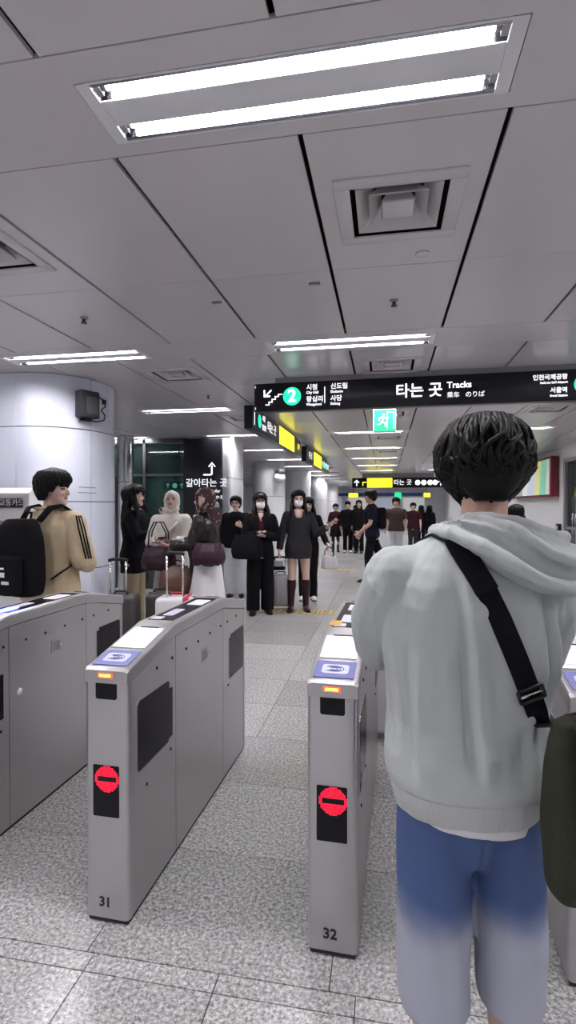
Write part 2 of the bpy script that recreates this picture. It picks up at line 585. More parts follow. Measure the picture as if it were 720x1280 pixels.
# ------------------------------------------------------------------ air diffusers and sprinklers
def make_vent():
    t = empty('air_vent', (0, 0, CEIL))
    f = MB()
    h, q = .245, .185
    for sx, sy, w, d in ((0, 1, 2 * h, h - q), (0, -1, 2 * h, h - q), (1, 0, h - q, 2 * q), (-1, 0, h - q, 2 * q)):
        f.box((sx * (h + q) / 2, sy * (h + q) / 2, -.003), (w, d, .010), 0, bev=.003)
    f.build('frame', ['panel'], t)
    MB().box((0, 0, .125), (.44, .44, .01)).build('duct', ['plenum'], t)
    for i, (a, z) in enumerate(((.165, .012), (.115, .012), (.065, .010))):
        c = MB()
        o_, i_, zt = a, a * .62, .062
        for k in range(4):
            ca, sa = math.cos(k * PI / 2), math.sin(k * PI / 2)
            def rt(x, y, zz): return (x * ca - y * sa, x * sa + y * ca, zz)
            c.add([rt(-o_, -o_, z - .01), rt(o_, -o_, z - .01), rt(i_, -i_, zt), rt(-i_, -i_, zt),
                   rt(-o_, -o_, z - .004), rt(o_, -o_, z - .004), rt(i_ - .004, -i_ + .004, zt + .004), rt(-i_ + .004, -i_ + .004, zt + .004)],
                  [[0, 1, 2, 3], [4, 7, 6, 5], [0, 4, 5, 1]], 0, False)
        if i == 2:
            c.box((0, 0, .004), (.125, .125, .008), 0, bev=.004)
        c.build('cone', ['panel'], t)
    return t


vent = make_vent(); vfirst = True
for x, y in VENT_C:
    if x < -1 and y > 7.5 or y > 26 or y < 0:
        continue
    o = vent if vfirst else copy_tree(vent)
    vfirst = False
    o.location = (x, y, CEIL)
    n = round((y - 2.2) / 2.44)
    side = 'left bay' if x < -1 else ('right bay' if x > 1 else 'middle bay')
    if n == 0 and side == 'middle bay':
        lab = 'largest square air vent, behind the nearest ceiling light'
    elif n == 1 and side == 'middle bay':
        lab = 'square air vent between the middle ceiling light and the black platform sign'
    elif n == 1 and side == 'left bay':
        lab = 'square air vent in the ceiling beside the white pillar'
    else:
        lab = f'square louvred air vent in the {side}, {ORD[max(n, 0)]} from the gates'
    tag(o, lab, 'air vent', 'square ceiling air vents')

for i, (x, y, lab) in enumerate(((-1.897, 3.12, 'small dark sprinkler in the ceiling panel left of the two long joints'),
                                 (.046, 3.18, 'small dark sprinkler in the ceiling panel behind the largest air vent'),
                                 (-1.9, 5.55, 'small dark sprinkler in the ceiling right of the pillar top'))):
    t = empty('sprinkler', (x, y, CEIL), 0, lab, 'sprinkler', 'ceiling sprinklers')
    MB().lathe([(.026, 0), (.026, -.006), (.016, -.010)], 16).build('rosette', ['mid_grey'], t)
    MB().lathe([(.009, -.008), (.012, -.03), (.02, -.034), (.02, -.037), (.004, -.04)], 12).build('head', ['dark_grey'], t)
for i, (x, y, lab) in enumerate(((-.98, 3.02, 'small grey clip on the ceiling joint above the left lane'),
                                 (-.38, 2.86, 'small grey clip on the ceiling beside the long middle joint'))):
    tag(MB().box((0, 0, -.006), (.06, .022, .012), 0, bev=.004).build('ceiling_clip', ['mid_grey'], None, (x, y, CEIL)), lab, 'clip', 'ceiling clips')
tag(MB().lathe([(.034, 0), (.034, -.004), (.028, -.007), (.004, -.008)], 24).build('smoke_detector', ['panel'], None, (.17, 2.62, CEIL)),
    'small round cover plate in the ceiling beside the largest air vent', 'cover plate')

# ------------------------------------------------------------------ pillars and columns
def rr_path(x0, x1, y0, y1, r, n=14):
    return [(p[0] + (x0 + x1) / 2, p[1] + (y0 + y1) / 2) for p in rrect(x1 - x0, y1 - y0, r, n)]


def clad(name, path, seams_z, seams_i, core=.03, matn='pillar_white'):
    """A clad pillar: shell panels with open joints over a dark core. seams_i = indices on the path where vertical joints fall."""
    m = MB()
    cx = sum(p[0] for p in path) / len(path); cy = sum(p[1] for p in path) / len(path)
    n = len(path)
    def inset(i, d):
        a, b = V(path[i - 1]), V(path[(i + 1) % n])
        t = (b - a).normalized(); nn = V((t.y, -t.x))
        p = V(path[i])
        return p - nn * d
    m.prism([tuple(inset(i, .012)) for i in range(n)], 'z', 0, CEIL, 1, smooth=False)
    zs = [0.0] + seams_z + [CEIL]
    idx = sorted(seams_i) or [0]
    for za, zb in zip(zs, zs[1:]):
        for q, i0 in enumerate(idx):
            i1 = idx[(q + 1) % len(idx)]
            if i1 <= i0: i1 += n
            run = [i % n for i in range(i0, i1 + 1)]
            pts = [V(path[i]) for i in run]
            if len(idx) > 1:
                pts[0] = pts[0] + (pts[1] - pts[0]).normalized() * .004
                pts[-1] = pts[-1] + (pts[-2] - pts[-1]).normalized() * .004
            inn = [inset(i, .011) for i in run]
            rings = [[(*p, za + .004), (*p, zb - .004), (*q_, zb - .004), (*q_, za + .004)] for p, q_ in zip(pts, inn)]
            m.loft(rings, 0, True)
    o = m.build(name, [matn, 'gap'], sharp=35)
    return struct(o)


P = rr_path(-5.4, -2.73, 4.28, 5.46, .55, 14)
# path index: arc starts at 0 deg of the top right corner; the lower right corner spans 270..360 deg
clad('pillar', P, [.90, 1.537, 2.215], [0, 14, 15, 29, 30, 44, 45, 56])
for i, (x, y, r) in enumerate(((-3.25, 14.65, .47), (-3.06, 18.6, .46), (-3.05, 24.0, .46), (-3.05, 29.5, .46))):
    path = [(x + r * math.cos(2 * PI * j / 40), y + r * math.sin(2 * PI * j / 40)) for j in range(40)]
    clad('column', path, [.9, 1.75], [3, 13, 23, 33], matn='wall_white')

# black wayfinding column (a square core clad in white with a black sign board on the front)
path = rr_path(-3.42, -2.62, 8.86, 9.7, .06, 4)
clad('column', path, [.66, 1.32, 1.98], [0, 5, 10, 15], matn='wall_white')
t = empty('wayfinding_board', (-3.1, 8.82, 0), 0, 'tall black board with white bent arrow on the square column', 'sign board')
MB().box((-.02, 0, 1.35), (.70, .06, 2.62), 0, bev=.004).build('board', ['sign_black'], t)
MB().prism([(-.03, 0), (.11, 0), (.135, .025), (.135, .17), (.11, .17), (.11, .035), (.10, .025), (-.03, .025)], 'y', -.036, -.032).build('arrow_shaft', ['sign_white'], t, (.03, 0, 2.02))
MB().prism([(0, .06), (.065, -.012), (.05, -.026), (0, .03), (-.05, -.026), (-.065, -.012)], 'y', -.036, -.032).build('arrow_head', ['sign_white'], t, (.155, 0, 2.19))
text('lettering', '갈아타는 곳', .155, 'sign_white', t, (.055, -.034, 1.885), FACE)
text('lettering', 'Transfer', .08, 'sign_white', t, (.17, -.034, 1.75), FACE)
t2 = text('lettering', '换乘  のりかえ', .07, 'sign_white', t, (.13, -.034, 1.64), FACE)
MB().lathe([(.07, 0), (.07, .003), (.055, .003)], 28, T=Matrix.Rotation(PI / 2, 4, 'X')).build('badge', ['white_plastic'], t, (.22, -.032, 1.5))

# bin beside that column
t = empty('waste_bin', (-2.78, 8.55, 0), 0, 'small round steel bin standing beside the black arrow board', 'bin')
MB().lathe([(.10, 0), (.105, .01), (.105, .26), (.10, .27), (.085, .27), (.08, .24)], 24).build('drum', ['chrome'], t)
MB().lathe([(.107, .05), (.109, .055), (.109, .07), (.107, .075)], 24).build('band', ['dark_grey'], t)

# ------------------------------------------------------------------ dark glass shop front on the left
gz = empty('window_1', (0, 0, 0)); struct(gz)
gl = MB(); fr = MB()
xs = [-8.3, -7.3, -6.25, -5.2, -4.28, -3.5]
for a, b in zip(xs, xs[1:]):
    gl.box(((a + b) / 2, 9.0, 1.33), (b - a - .05, .012, 2.55))
    fr.box((a, 9.0, 1.35), (.05, .07, 2.68), 0)
fr.box((-5.9, 9.0, 2.66), (4.8, .07, .08)); fr.box((-5.9, 9.0, .05), (4.8, .07, .1)); fr.box((-5.9, 9.0, 2.05), (4.8, .05, .04)); fr.box((-3.46, 9.0, 1.35), (.08, .07, 2.68))
gl.build('window_glass', ['glass_dark'], gz); fr.build('window_frame', ['dark_grey'], gz)
struct(MB().box((-5.9, 12.2, 1.4), (5, .1, 2.8)).build('wall_shop_back', ['teal_glow_wall']))
struct(MB().box((-3.5, 10.95, 1.4), (.1, 2.4, 2.8)).build('wall_shop_side', ['dark_wall']))
path = [(-4.42 + .145 * math.cos(2 * PI * j / 32), 8.55 + .145 * math.sin(2 * PI * j / 32)) for j in range(32)]
clad('column', path, [1.9], [10, 26], matn='chrome')
t = empty('exit_light', (-3.82, 11.4, 2.2), 0, 'wide green lamp glowing inside the dark shop', 'lit sign')
MB().box((0, 0, 0), (.7, .08, .26), 0, bev=.006).build('case', ['dark_grey'], t)
MB().box((0, -.042, 0), (.66, .006, .22)).build('light_panel', [emis('shop_green', (.03, .8, .45), 3.)], t)

# ------------------------------------------------------------------ right side: glass door, poster box, intercom
d = empty('door_1', (0, 0, 0)); struct(d)
fr = MB()
for yy in (10.22, 10.98, 11.73):
    fr.box((X1 + .06, yy, 1.22), (.16, .07, 2.44), 0, bev=.004)
fr.box((X1 + .06, 10.975, 2.41), (.16, 1.55, .07), 0); fr.box((X1 + .06, 10.975, .03), (.12, 1.5, .06), 0); fr.box((X1 + .06, 10.975, 1.05), (.06, 1.5, .05), 0)
fr.build('door_frame', ['steel'], d)
gl = MB()
gl.box((X1 + .06, 10.6, 1.22), (.012, .70, 2.34)); gl.box((X1 + .06, 11.35, 1.22), (.012, .70, 2.34))
gl.build('door_glass', ['glass_dark'], d)
hd = MB()
for yy in (10.9, 11.06):
    hd.tube([(X1 - .03, yy, .95), (X1 - .06, yy, .97), (X1 - .06, yy, 1.33), (X1 - .03, yy, 1.35)], .012, 8)
hd.build('door_handle', ['chrome'], d)
struct(MB().box((X1 + 1.6, 11, 1.4), (.1, 2.6, 2.8)).build('wall_lobby', ['dark_wall']))
struct(MB().box((X1 + .85, 9.75, 1.4), (1.5, .1, 2.8)).build('wall_lobby_side', ['dark_wall']))
struct(MB().box((X1 + .85, 12.3, 1.4), (1.5, .1, 2.8)).build('wall_lobby_end', ['dark_wall']))
t = empty('reflection_panel', (X1 + 1.5, 11.5, 2.0), R(90), 'small yellow lit panel added behind the glass door as its yellow reflection', 'lit sign')  # glowing panel put in for the yellow reflection in the door glass
MB().box((0, 0, 0), (.5, .05, .3), 0, bev=.005).build('case', ['black_plastic'], t)
MB().box((-.12, .03, 0), (.2, .01, .2)).build('light_panel', ['sign_yellow'], t)
MB().box((.12, .03, 0), (.1, .01, .2)).build('light_panel', ['sign_yellow'], t)

t = empty('poster_lightbox', (X1 - .10, 13.9, 2.12), 0, 'bright multicoloured poster lightbox on the right wall, dark red end', 'poster box')
MB().box((0, 0, 0), (.14, 3.7, .86), 0, bev=.006).build('case', ['ad_red'], t)
import itertools
ad = MB()
cols = [(.8, .85, .8), (.25, .75, .5), (.8, .8, .3), (.55, .6, .7), (.85, .85, .82), (.4, .5, .45), (.75, .72, .6)]
for i, cc in enumerate(cols):
    M[f'ad{i}'] = mat(f'ad{i}', cc, .3, emit=cc, es=.3)
ys_ = [-1.75, -1.45, -1.0, -.6, .1, .5, 1.1, 1.75]
for i in range(7):
    a, b = ys_[i], ys_[i + 1]
    ad.add([(-.073, a, -.38), (-.073, b, -.38), (-.073, b - (.12 if i < 6 else 0), .38), (-.073, a - (.12 if i else 0), .38)], [[0, 1, 2, 3]], i, False)
MB().box((.085, -.9, .2), (.03, .1, .3)).build('wall_bracket', ['dark_grey'], t); MB().box((.085, .9, .2), (.03, .1, .3)).build('wall_bracket', ['dark_grey'], t)
ad.build('poster', [f'ad{i}' for i in range(7)], t)
t = empty('intercom', (X1 - .03, 12.0, 1.02), 0, 'small black intercom box on the white wall by the door', 'intercom')
MB().box((0, 0, 0), (.06, .2, .2), 0, bev=.01).build('case', ['black_plastic'], t)
MB().box((-.032, .0, .02), (.006, .07, .07)).build('plate', ['white_plastic'], t)
t = empty('wall_speaker', (X1 - .08, 17.0, 2.35), 0, 'small dark box high on the right wall past the poster', 'speaker')
MB().box((0, 0, 0), (.14, .2, .26), 0, bev=.015).build('case', ['dark_grey'], t)
MB().box((-.07, 0, -.02), (.012, .15, .16), 0, bev=.004).build('grille', ['black_plastic'], t)

# far end: lit ticket hall fronts
t = empty('shop_front', (0, 33.9, 0), 0, 'pale lit counter front closing the far end of the corridor', 'shop front')
MB().box((-1, 0, 1.25), (7, .12, 2.3), 0, bev=.01).build('panel', ['wall_white'], t)
for i, x in enumerate((-3.4, -1.7, 0, 1.7)):
    MB().box((x, -.07, 1.35), (1.3, .03, 1.3)).build('light_panel', ['ad0' if i % 2 else 'ad3'], t)
MB().box((-1, -.08, 2.2), (6.4, .05, .2)).build('fascia', ['kiosk_blue'], t)
for x, w, lab in ((-1.6, .5, 'tiny yellow lit sign far down the corridor on the left'), (2.0, .35, 'tiny yellow lit sign far down the corridor on the right')):
    t = empty('hanging_sign', (x, 27, 2.02), 0, lab, 'sign')
    MB().box((0, 0, 0), (w, .08, .24), 0, bev=.004).build('case', ['sign_black'], t)
    MB().box((0, -.043, 0), (w - .04, .006, .2)).build('light_panel', ['sign_yellow'], t)
    MB().box((0, 0, .4), (.04, .04, .58)).build('hanger', ['mid_grey'], t)
t = empty('hanging_sign', (.55, 24.5, 1.95), 0, 'tiny green lit exit sign far down the corridor', 'sign')
MB().box((0, 0, 0), (.34, .08, .34), 0, bev=.004).build('case', ['dark_grey'], t)
MB().box((0, -.043, 0), (.3, .006, .3)).build('light_panel', ['exit_green'], t)
MB().box((0, 0, .45), (.03, .03, .6)).build('hanger', ['mid_grey'], t)

# pillar furniture -----------------------------------------------------------
M['speaker_grey'] = mat('speaker_grey', (.035, .034, .04), .5, spec=.25)
th = R(-27)
pc = V((-3.28, 4.83, 0)); nn = V((math.cos(th), math.sin(th), 0))
t = empty('wall_speaker', tuple(pc + nn * .565 + V((0, 0, 2.44))), th + PI / 2, 'grey box speaker with a dangling cable high on the white pillar', 'speaker')
MB().box((0, -.045, 0), (.20, .10, .25), 0, bev=.012).build('case', ['speaker_grey'], t)
MB().box((.02, -.097, -.01), (.11, .012, .16), 0, bev=.004).build('grille', ['dark_grey'], t)
MB().box((0, -.02, -.135), (.10, .05, .03), 0, bev=.006).build('bracket', ['black_plastic'], t)
MB().tube([(.0, -.05, -.14), (.08, -.06, -.15), (.19, -.02, -.12), (.25, .05, -.06), (.20, .04, -.01), (.26, .06, .03), (.25, .06, .09), (.12, -.02, .1)], .007, 6).build('cable', ['black_plastic'], t)
MB().box((.245, .06, .075), (.04, .03, .045), 0, bev=.006).build('connector', ['black_plastic'], t)
th = R(-10); nn = V((math.cos(th), math.sin(th), 0))
t = empty('notice_strip', tuple(pc + nn * .552 + V((0, 0, 1.62))), th + PI / 2, 'two faint printed grey lines low on the white pillar face', 'notice')
MB().box((-.16, -.012, .05), (.22, .004, .008)).build('printed_line', ['mid_grey'], t)
MB().box((-.16, -.012, 0), (.24, .004, .008)).build('printed_line', ['mid_grey'], t)

t = empty('card_kiosk', (-3.0, 3.98, 0), R(2), 'white card kiosk with a black name strip behind the backpack', 'kiosk')
MB().prism([(-.2, 0), (.2, 0), (.2, 1.62), (.17, 1.645), (-.12, 1.645), (-.17, 1.60), (-.2, 1.3)], 'x', -.19, .19).build('case', ['white_plastic'], t)
MB().box((-.198, 0, .82), (.014, .38, 1.6), 0, bev=.004).build('side_trim', ['kiosk_blue'], t)
MB().box((.02, -.197, 1.52), (.26, .02, .075), 0, bev=.02).build('name_strip', ['sign_black'], t)
text('lettering', '교통카드', .06, 'paper', t, (.06, -.2085, 1.52), FACE)
MB().box((-.145, -.197, 1.52), (.03, .012, .04), 0, bev=.004).build('lock', ['mid_grey'], t)
MB().prism([(-.13, 1.38), (.13, 1.38), (.10, 1.26), (.06, 1.22), (-.09, 1.22)], 'y', -.206, -.195).build('slot_recess', ['mid_grey'], t)
MB().box((0, -.2, .95), (.24, .012, .26), 0, bev=.01).build('screen', ['black_glass'], t)
MB().box((0, -.01, .02), (.40, .42, .04), 0, bev=.004).build('plinth', ['dark_grey'], t)

# dome camera on the first far column
t = empty('security_camera', (-2.85, 14.15, 2.30), R(38.7), 'pale camera unit on a bracket at the first round column', 'camera')
MB().box((0, .12, .1), (.05, .3, .05), 0, bev=.01).build('bracket', ['mid_grey'], t)
MB().box((0, -.06, .12), (.2, .3, .13), 0, bev=.03).build('housing', ['dark_grey'], t)
MB().ell((0, -.05, -.05), (.16, .16, .15)).build('dome', ['white_plastic'], t)

# raised tan guide paving let into the floor
for x0, x1, y, lab in ((-1.95, -.45, 7.42, 'tan tactile paving strip in the floor at the feet of the masked pair'), (-1.6, -.6, 12.4, 'farther tan tactile paving strip in the floor, past the masked pair')):
    tp = MB(); n = round((x1 - x0) / .3)
    for i in range(n):
        c = x0 + .15 + .3 * i
        tp.box((c, y, .002), (.296, .296, .004), 0)
        for a in range(5):
            for b in range(5):
                tp.lathe([(.016, .004), (.012, .008), (.004, .0085)], 8, (c + (a - 2) * .055, y + (b - 2) * .055, 0))
    tag(tp.build('tactile_paving', ['tactile']), lab, 'tactile paving', kind='stuff')
# ------------------------------------------------------------------ ticket gates
GW, GL = .168, 1.43


def gtop(y):
    if y < .40: return .92 + .08 * y / .40
    if y > GL - .40: return .92 + .08 * (GL - y) / .40
    return 1.0


def profile(y0, y1, dz=0., zb=.018):
    ks = [y0] + [k for k in (.40, GL - .40) if y0 < k < y1] + [y1]
    return [(y0, zb), (y1, zb)] + [(k, gtop(k) + dz) for k in reversed(ks)]


def make_gate():
    """Ticket gate, local: front face at y=0 looking to -Y, long axis along +Y."""
    t = empty('ticket_gate')
    hw = GW / 2
    MB().box((0, GL / 2, .012), (GW - .016, GL - .016, .024), 0).build('plinth', ['gap'], t)
    # core (dark, seen only through the joints) is hidden inside the clad sections
    MB().prism(profile(.012, GL - .012, -.06), 'x', -hw + .006, hw - .006).build('core', ['gap'], t)
    for a, b in ((.03, .405), (.409, 1.018), (1.022, GL - .03)):
        MB().prism(profile(a, b, -.058), 'x', -hw + .001, hw - .001).build('side_panel', ['steel'], t)
    # front and rear end posts with rounded corners
    for y, s in ((0, 1), (GL, -1)):
        pl = [(-hw, s * .028), (-hw, s * .014), (-hw + .005, s * .004), (-hw + .015, 0), (hw - .015, 0), (hw - .005, s * .004), (hw, s * .014), (hw, s * .028)]
        p = MB().prism([(px, y + py) for px, py in pl], 'z', .018, gtop(0) - .052, smooth=True).build('end_post', ['steel_front'], t, sharp=50)
        yy = y - s * .002
        w_ = MB().prism([(px, pz + .845) for px, pz in rrect(.083, .074, .008, 4)], 'y', yy, yy + s * .004).build('display_window', ['black_glass'], t)
        lp = MB().prism([(px - .002, pz + .478) for px, pz in rrect(.102, .185, .004, 2)], 'y', yy, yy + s * .004).build('light_panel', ['black_glass'], t)
        led = MB()
        c = V((.002, .522)); rr = .047; st = .0056
        n = int(rr / st) + 1
        for i in range(-n, n + 1):
            for j in range(-n, n + 1):
                px, pz = i * st, j * st
                if px * px + pz * pz > rr * rr or (abs(pz + .001) < .0095 and abs(px) < .034):
                    continue
                h = .0021
                q = yy - s * .0008
                led.add([(c.x + px - h, q, c.y + pz - h), (c.x + px + h, q, c.y + pz - h), (c.x + px + h, q, c.y + pz + h), (c.x + px - h, q, c.y + pz + h)], [[0, 1, 2, 3]], 0, False)
        led.build('stop_symbol', ['led_red'], lp)
    # lid: slightly wider than the body, bevelled along its top edges
    ks = [-.004, .006, .40, GL - .40, GL - .006, GL + .004]
    def lz(y): return gtop(min(max(y, 0), GL))
    rings = []
    for k in ks:
        e = .010 if k in (ks[0], ks[-1]) else 0
        zt, zb = lz(k), lz(k) - .054
        w = hw + .002
        rings.append([(-w + e * .3, k, zb), (-w + e * .3, k, zt - .009 - e * .5), (-w + .003 + e, k, zt - .003 - e * .7), (-w + .010 + e, k, zt - e * .8),
                      (w - .010 - e, k, zt - e * .8), (w - .003 - e, k, zt - .003 - e * .7), (w - e * .3, k, zt - .009 - e * .5), (w - e * .3, k, zb)])
    MB().loft(rings, 0, True).build('lid', ['steel_lid'], t, sharp=25)
    tilt = math.atan2(.08, .40)

    def on_slope(y, end):
        yy = y if end == 0 else GL - y
        return V((0, yy, gtop(y) + .0012))
    for end in (0, 1):
        rx = tilt if end == 0 else -tilt
        T = Matrix.Translation(on_slope(.075, end)) @ Matrix.Rotation(rx, 4, 'X')
        rd = MB().prism(rrect(.138, .115, .006, 3), 'z', -.003, .0015, T=T).build('card_reader', ['reader'], t)
        mk = MB()
        mk.prism(rrect(.092, .062, .012, 4), 'z', .0016, .0024, 0, T=T)
        mk.build('reader_symbol', ['reader_mark'], rd)
        wv = MB()
        for r_ in (.010, .018, .026):
            wv.tube([(r_ * math.cos(a) * 1.3 - .004, r_ * math.sin(a) * .7, .003) for a in [R(-140 + 28 * q) for q in range(11)]], .0016, 5, 0, T)
        wv.build('wave_mark', ['reader'], rd)
        T = Matrix.Translation(on_slope(.245, end)) @ Matrix.Rotation(rx, 4, 'X')
        sc = MB().prism(rrect(.134, .185, .006, 3), 'z', -.003, .0018, T=T).build('display_cover', ['screen'], t)
        MB().prism(rrect(.095, .12, .004, 2), 'z', .0019, .0026, T=T @ Matrix.Translation(V((.004, -.005, 0)))).build('display_frame', ['white_plastic'], sc)
        MB().box((0, .093 * (1 if end == 0 else -1), .003), (.08, .005, .003), 0, T=T).build('slot', ['gap'], sc)
        y = -.0045 if end == 0 else GL + .0045
        sgn = -1 if end == 0 else 1
        MB().box((-.002, y, .894), (.058, .004, .017), 0, bev=.0015).build('light_bezel', ['led_orange_rim'], t)
        MB().box((-.002, y + sgn * .002, .894), (.044, .003, .009), 0, bev=.001).build('indicator_light', ['led_orange'], t)
    # flat middle of the lid: dark inlay with scuffed stickers
    MB().box((0, GL / 2, 1.0008), (.118, .56, .0016), 0).build('inlay', ['smoke'], t)
    MB().prism([(p[0] - .01, p[1] + .60) for p in rrect(.05, .15, .008, 3)], 'z', 1.001, 1.0032).build('sticker', ['reader_mark'], t)
    MB().prism([(p[0] + .01, p[1] + .86) for p in rrect(.08, .14, .008, 3)], 'z', 1.001, 1.0032).build('sticker', ['paper'], t)
    MB().prism([(p[0] - .03, p[1] + .47) for p in rrect(.05, .05, .004, 3)], 'z', 1.001, 1.0032).build('sticker', ['white_plastic'], t)
    # side glazing, screws, lock
    for sx in (-1, 1):
        x = sx * (hw + .0004)
        def side(poly, a, b): return MB().prism(poly, 'x', sx * (hw - .002), sx * (hw + b))
        for m in (0, 1):
            def my(y): return y if m == 0 else GL - y
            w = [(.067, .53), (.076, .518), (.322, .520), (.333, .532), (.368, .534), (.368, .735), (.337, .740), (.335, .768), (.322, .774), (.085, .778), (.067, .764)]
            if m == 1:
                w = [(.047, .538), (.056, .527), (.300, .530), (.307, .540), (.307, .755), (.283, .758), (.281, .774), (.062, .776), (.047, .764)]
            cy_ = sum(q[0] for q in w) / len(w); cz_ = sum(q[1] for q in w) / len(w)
            tr_ = side([(my(a + math.copysign(.005, a - cy_)), b + math.copysign(.005, b - cz_)) for a, b in w], 0, .0012).build('window_highlight', ['steel_lid'], t)  # pale rim standing in for the highlight along the window edge
            side([(my(a), b) for a, b in w], 0, .0025).build('side_window', ['smoke'], tr_)
        sc = MB()
        for yy, zz in ((.14, .44), (.352, .48), (.227, .858), (.371, .858), (.52, .857), (.662, .855), (.82, .857), (.978, .858), (1.09, .857), (1.25, .857), (1.105, .50)):
            sc.tube([(sx * (hw - .002), yy, zz), (sx * (hw + .0028), yy, zz)], .0062, 10)
        sc.build('screws', ['black_plastic'], t)
        hd = MB().prism([(p[0] + .745, p[1] + .77) for p in rrect(.075, .07, .006, 2)], 'x', sx * (hw - .002), sx * (hw + .002)).build('lock_plate', ['steel_lid'], t)
        MB().prism([(p[0] + .745, p[1] + .77) for p in rrect(.058, .05, .004, 2)], 'x', sx * (hw + .001), sx * (hw + .0032)).build('recess', ['mid_grey'], hd)
        MB().box((sx * (hw + .008), .765, .773), (.012, .03, .014), 0, bev=.003).build('latch', ['chrome'], hd)
    return t


gate = make_gate()
GATES = [(-1.80, 1.765, 'steel ticket gate cut by the frame edge beside the backpacker', None),
         (-.98, 1.745, 'steel ticket gate numbered 31 with a red no-entry light', '31'),
         (-.171, 1.748, 'steel ticket gate numbered 32 just left of the grey hoodie', '32'),
         (.645, 1.765, 'steel ticket gate half hidden behind the olive green bag', None)]
gs = [gate] + [copy_tree(gate) for _ in GATES[1:]]
for i, (x, y, lab, num) in enumerate(GATES):
    g = gs[i]
    g.location = (x, y, 0); g.rotation_euler = (0, 0, R(-1.8))
    tag(g, lab, 'ticket gate', 'row of ticket gates')
    if num:
        text('number', num, .048, 'ink', g, (-.008, -.0012, .075), FACE, depth=.0015, bold=.0012)
    if i == 0:
        b = MB().ell((0, 0, 0), (.028, .07, .008)).build('blue_light', ['led_blue'], g, (.01, .49, 1.003))
        MB().lathe([(.018, 0), (.018, .001), (.004, .001)], 18, T=Matrix.Rotation(PI / 2, 4, 'Y')).build('round_sticker', ['paper'], g, (GW / 2 - .0005, .475, .62))
    if i == 2:
        MB().prism([(p[0] - .05, p[1] + .50) for p in rrect(.05, .09, .008, 3)], 'z', 1.001, 1.004).build('orange_sticker', [mat('orange_sticker', (.65, .36, .08), .5)], g)

# white cabinet standing past the gates, mostly hidden by the hoodie
t = empty('service_cabinet', (.23, 3.62, 0), 0, 'white panelled cabinet past the gates, between gate and hoodie', 'cabinet')
MB().box((0, 0, .44), (.62, .36, .80), 0, bev=.006).build('body', ['white_plastic'], t)
for i, x in enumerate((-.225, -.075, .075, .225)):
    MB().box((x, -.184, .44), (.138, .014, .76), 0, bev=.003).build('door_panel', ['white_plastic'], t)
MB().box((0, 0, .85), (.64, .38, .022), 0, bev=.004).build('top', ['white_plastic'], t)
MB().box((0, 0, .02), (.58, .32, .04)).build('plinth', ['mid_grey'], t)

# ------------------------------------------------------------------ overhead signs
def arrow_up(s):
    return [(0, .5 * s), (.42 * s, .08 * s), (.32 * s, -.02 * s), (.07 * s, .22 * s), (.07 * s, -.5 * s), (-.07 * s, -.5 * s), (-.07 * s, .22 * s), (-.32 * s, -.02 * s), (-.42 * s, .08 * s)]


def disc(t, name, m, u, z, r, y=-.0505):
    return MB().lathe([(r, 0), (r, .002), (r * .6, .002)], 36, T=Matrix.Rotation(PI / 2, 4, 'X')).build(name, [m], t, (u, y, z))


def make_icon(kind, s):
    mb_ = MB()
    if kind == 'arrow':
        mb_.prism(arrow_up(s), 'y', -.004, 0)
    elif kind == 'dot':
        mb_.prism([(s * .5 * math.cos(a), s * .5 * math.sin(a)) for a in [2 * PI * q / 20 for q in range(20)]], 'y', -.004, 0)
    return mb_


SW = 3.35
t = empty('platform_sign', (-1.225, 4.96, 2.388), R(-1.2), 'long black lit platform sign with a green 2 hung across the hall', 'sign')
SH = .262
MB().box((SW / 2, 0, SH / 2), (SW, .10, SH), 0, bev=.004).build('case', ['sign_black'], t)
MB().box((SW / 2, 0, SH + .024), (SW - .4, .06, .05)).build('mount', ['mid_grey'], t)
for u in (.012,):
    for z in (.03, SH - .03):
        MB().box((u, -.051, z), (.006, .003, .022)).build('hinge_mark', ['sign_white'], t)
y_ = -.0515
# stairs-down icon: arrow down-left over steps
ar = MB()
ar.prism([(-.028, .028), (.030, -.030), (.021, -.039), (-.037, .019)][::-1], 'y', -.003, 0, T=Matrix.Scale(-1, 4, V((1, 0, 0))))
ar.prism([(-.042, -.042), (.022, -.042), (.022, -.028), (-.028, -.028), (-.028, .026), (-.042, .026)], 'y', -.003, 0)
ar.build('arrow', ['sign_white'], t, (.135, y_, .175))
stp = MB()
pts = [(-.06, -.065), (-.03, -.065), (-.03, -.04), (0, -.04), (0, -.015), (.03, -.015), (.03, .01), (.06, .01), (.06, .03), (.095, .03)]
for a, b in zip(pts, pts[1:]):
    stp.box(((a[0] + b[0]) / 2, -.0015, (a[1] + b[1]) / 2), (abs(a[0] - b[0]) + .008, .003, abs(a[1] - b[1]) + .008))
stp.build('stairs_icon', ['sign_white'], t, (.175, y_, .125))
dk = disc(t, 'line_badge', 'sign_green', .365, .132, .085)
text('digit', '2', .165, 'sign_white', dk, (0, -.004, 0), FACE, bold=.004)


def line2(u, ko, en, z, s1=.072, s2=.036, ax='LEFT', gap=.047):
    text('lettering', ko, s1, 'sign_white', t, (u, y_, z), FACE, ax, bold=.0008)
    text('lettering', en, s2, 'sign_white', t, (u, y_, z - gap), FACE, ax, bold=.0008)


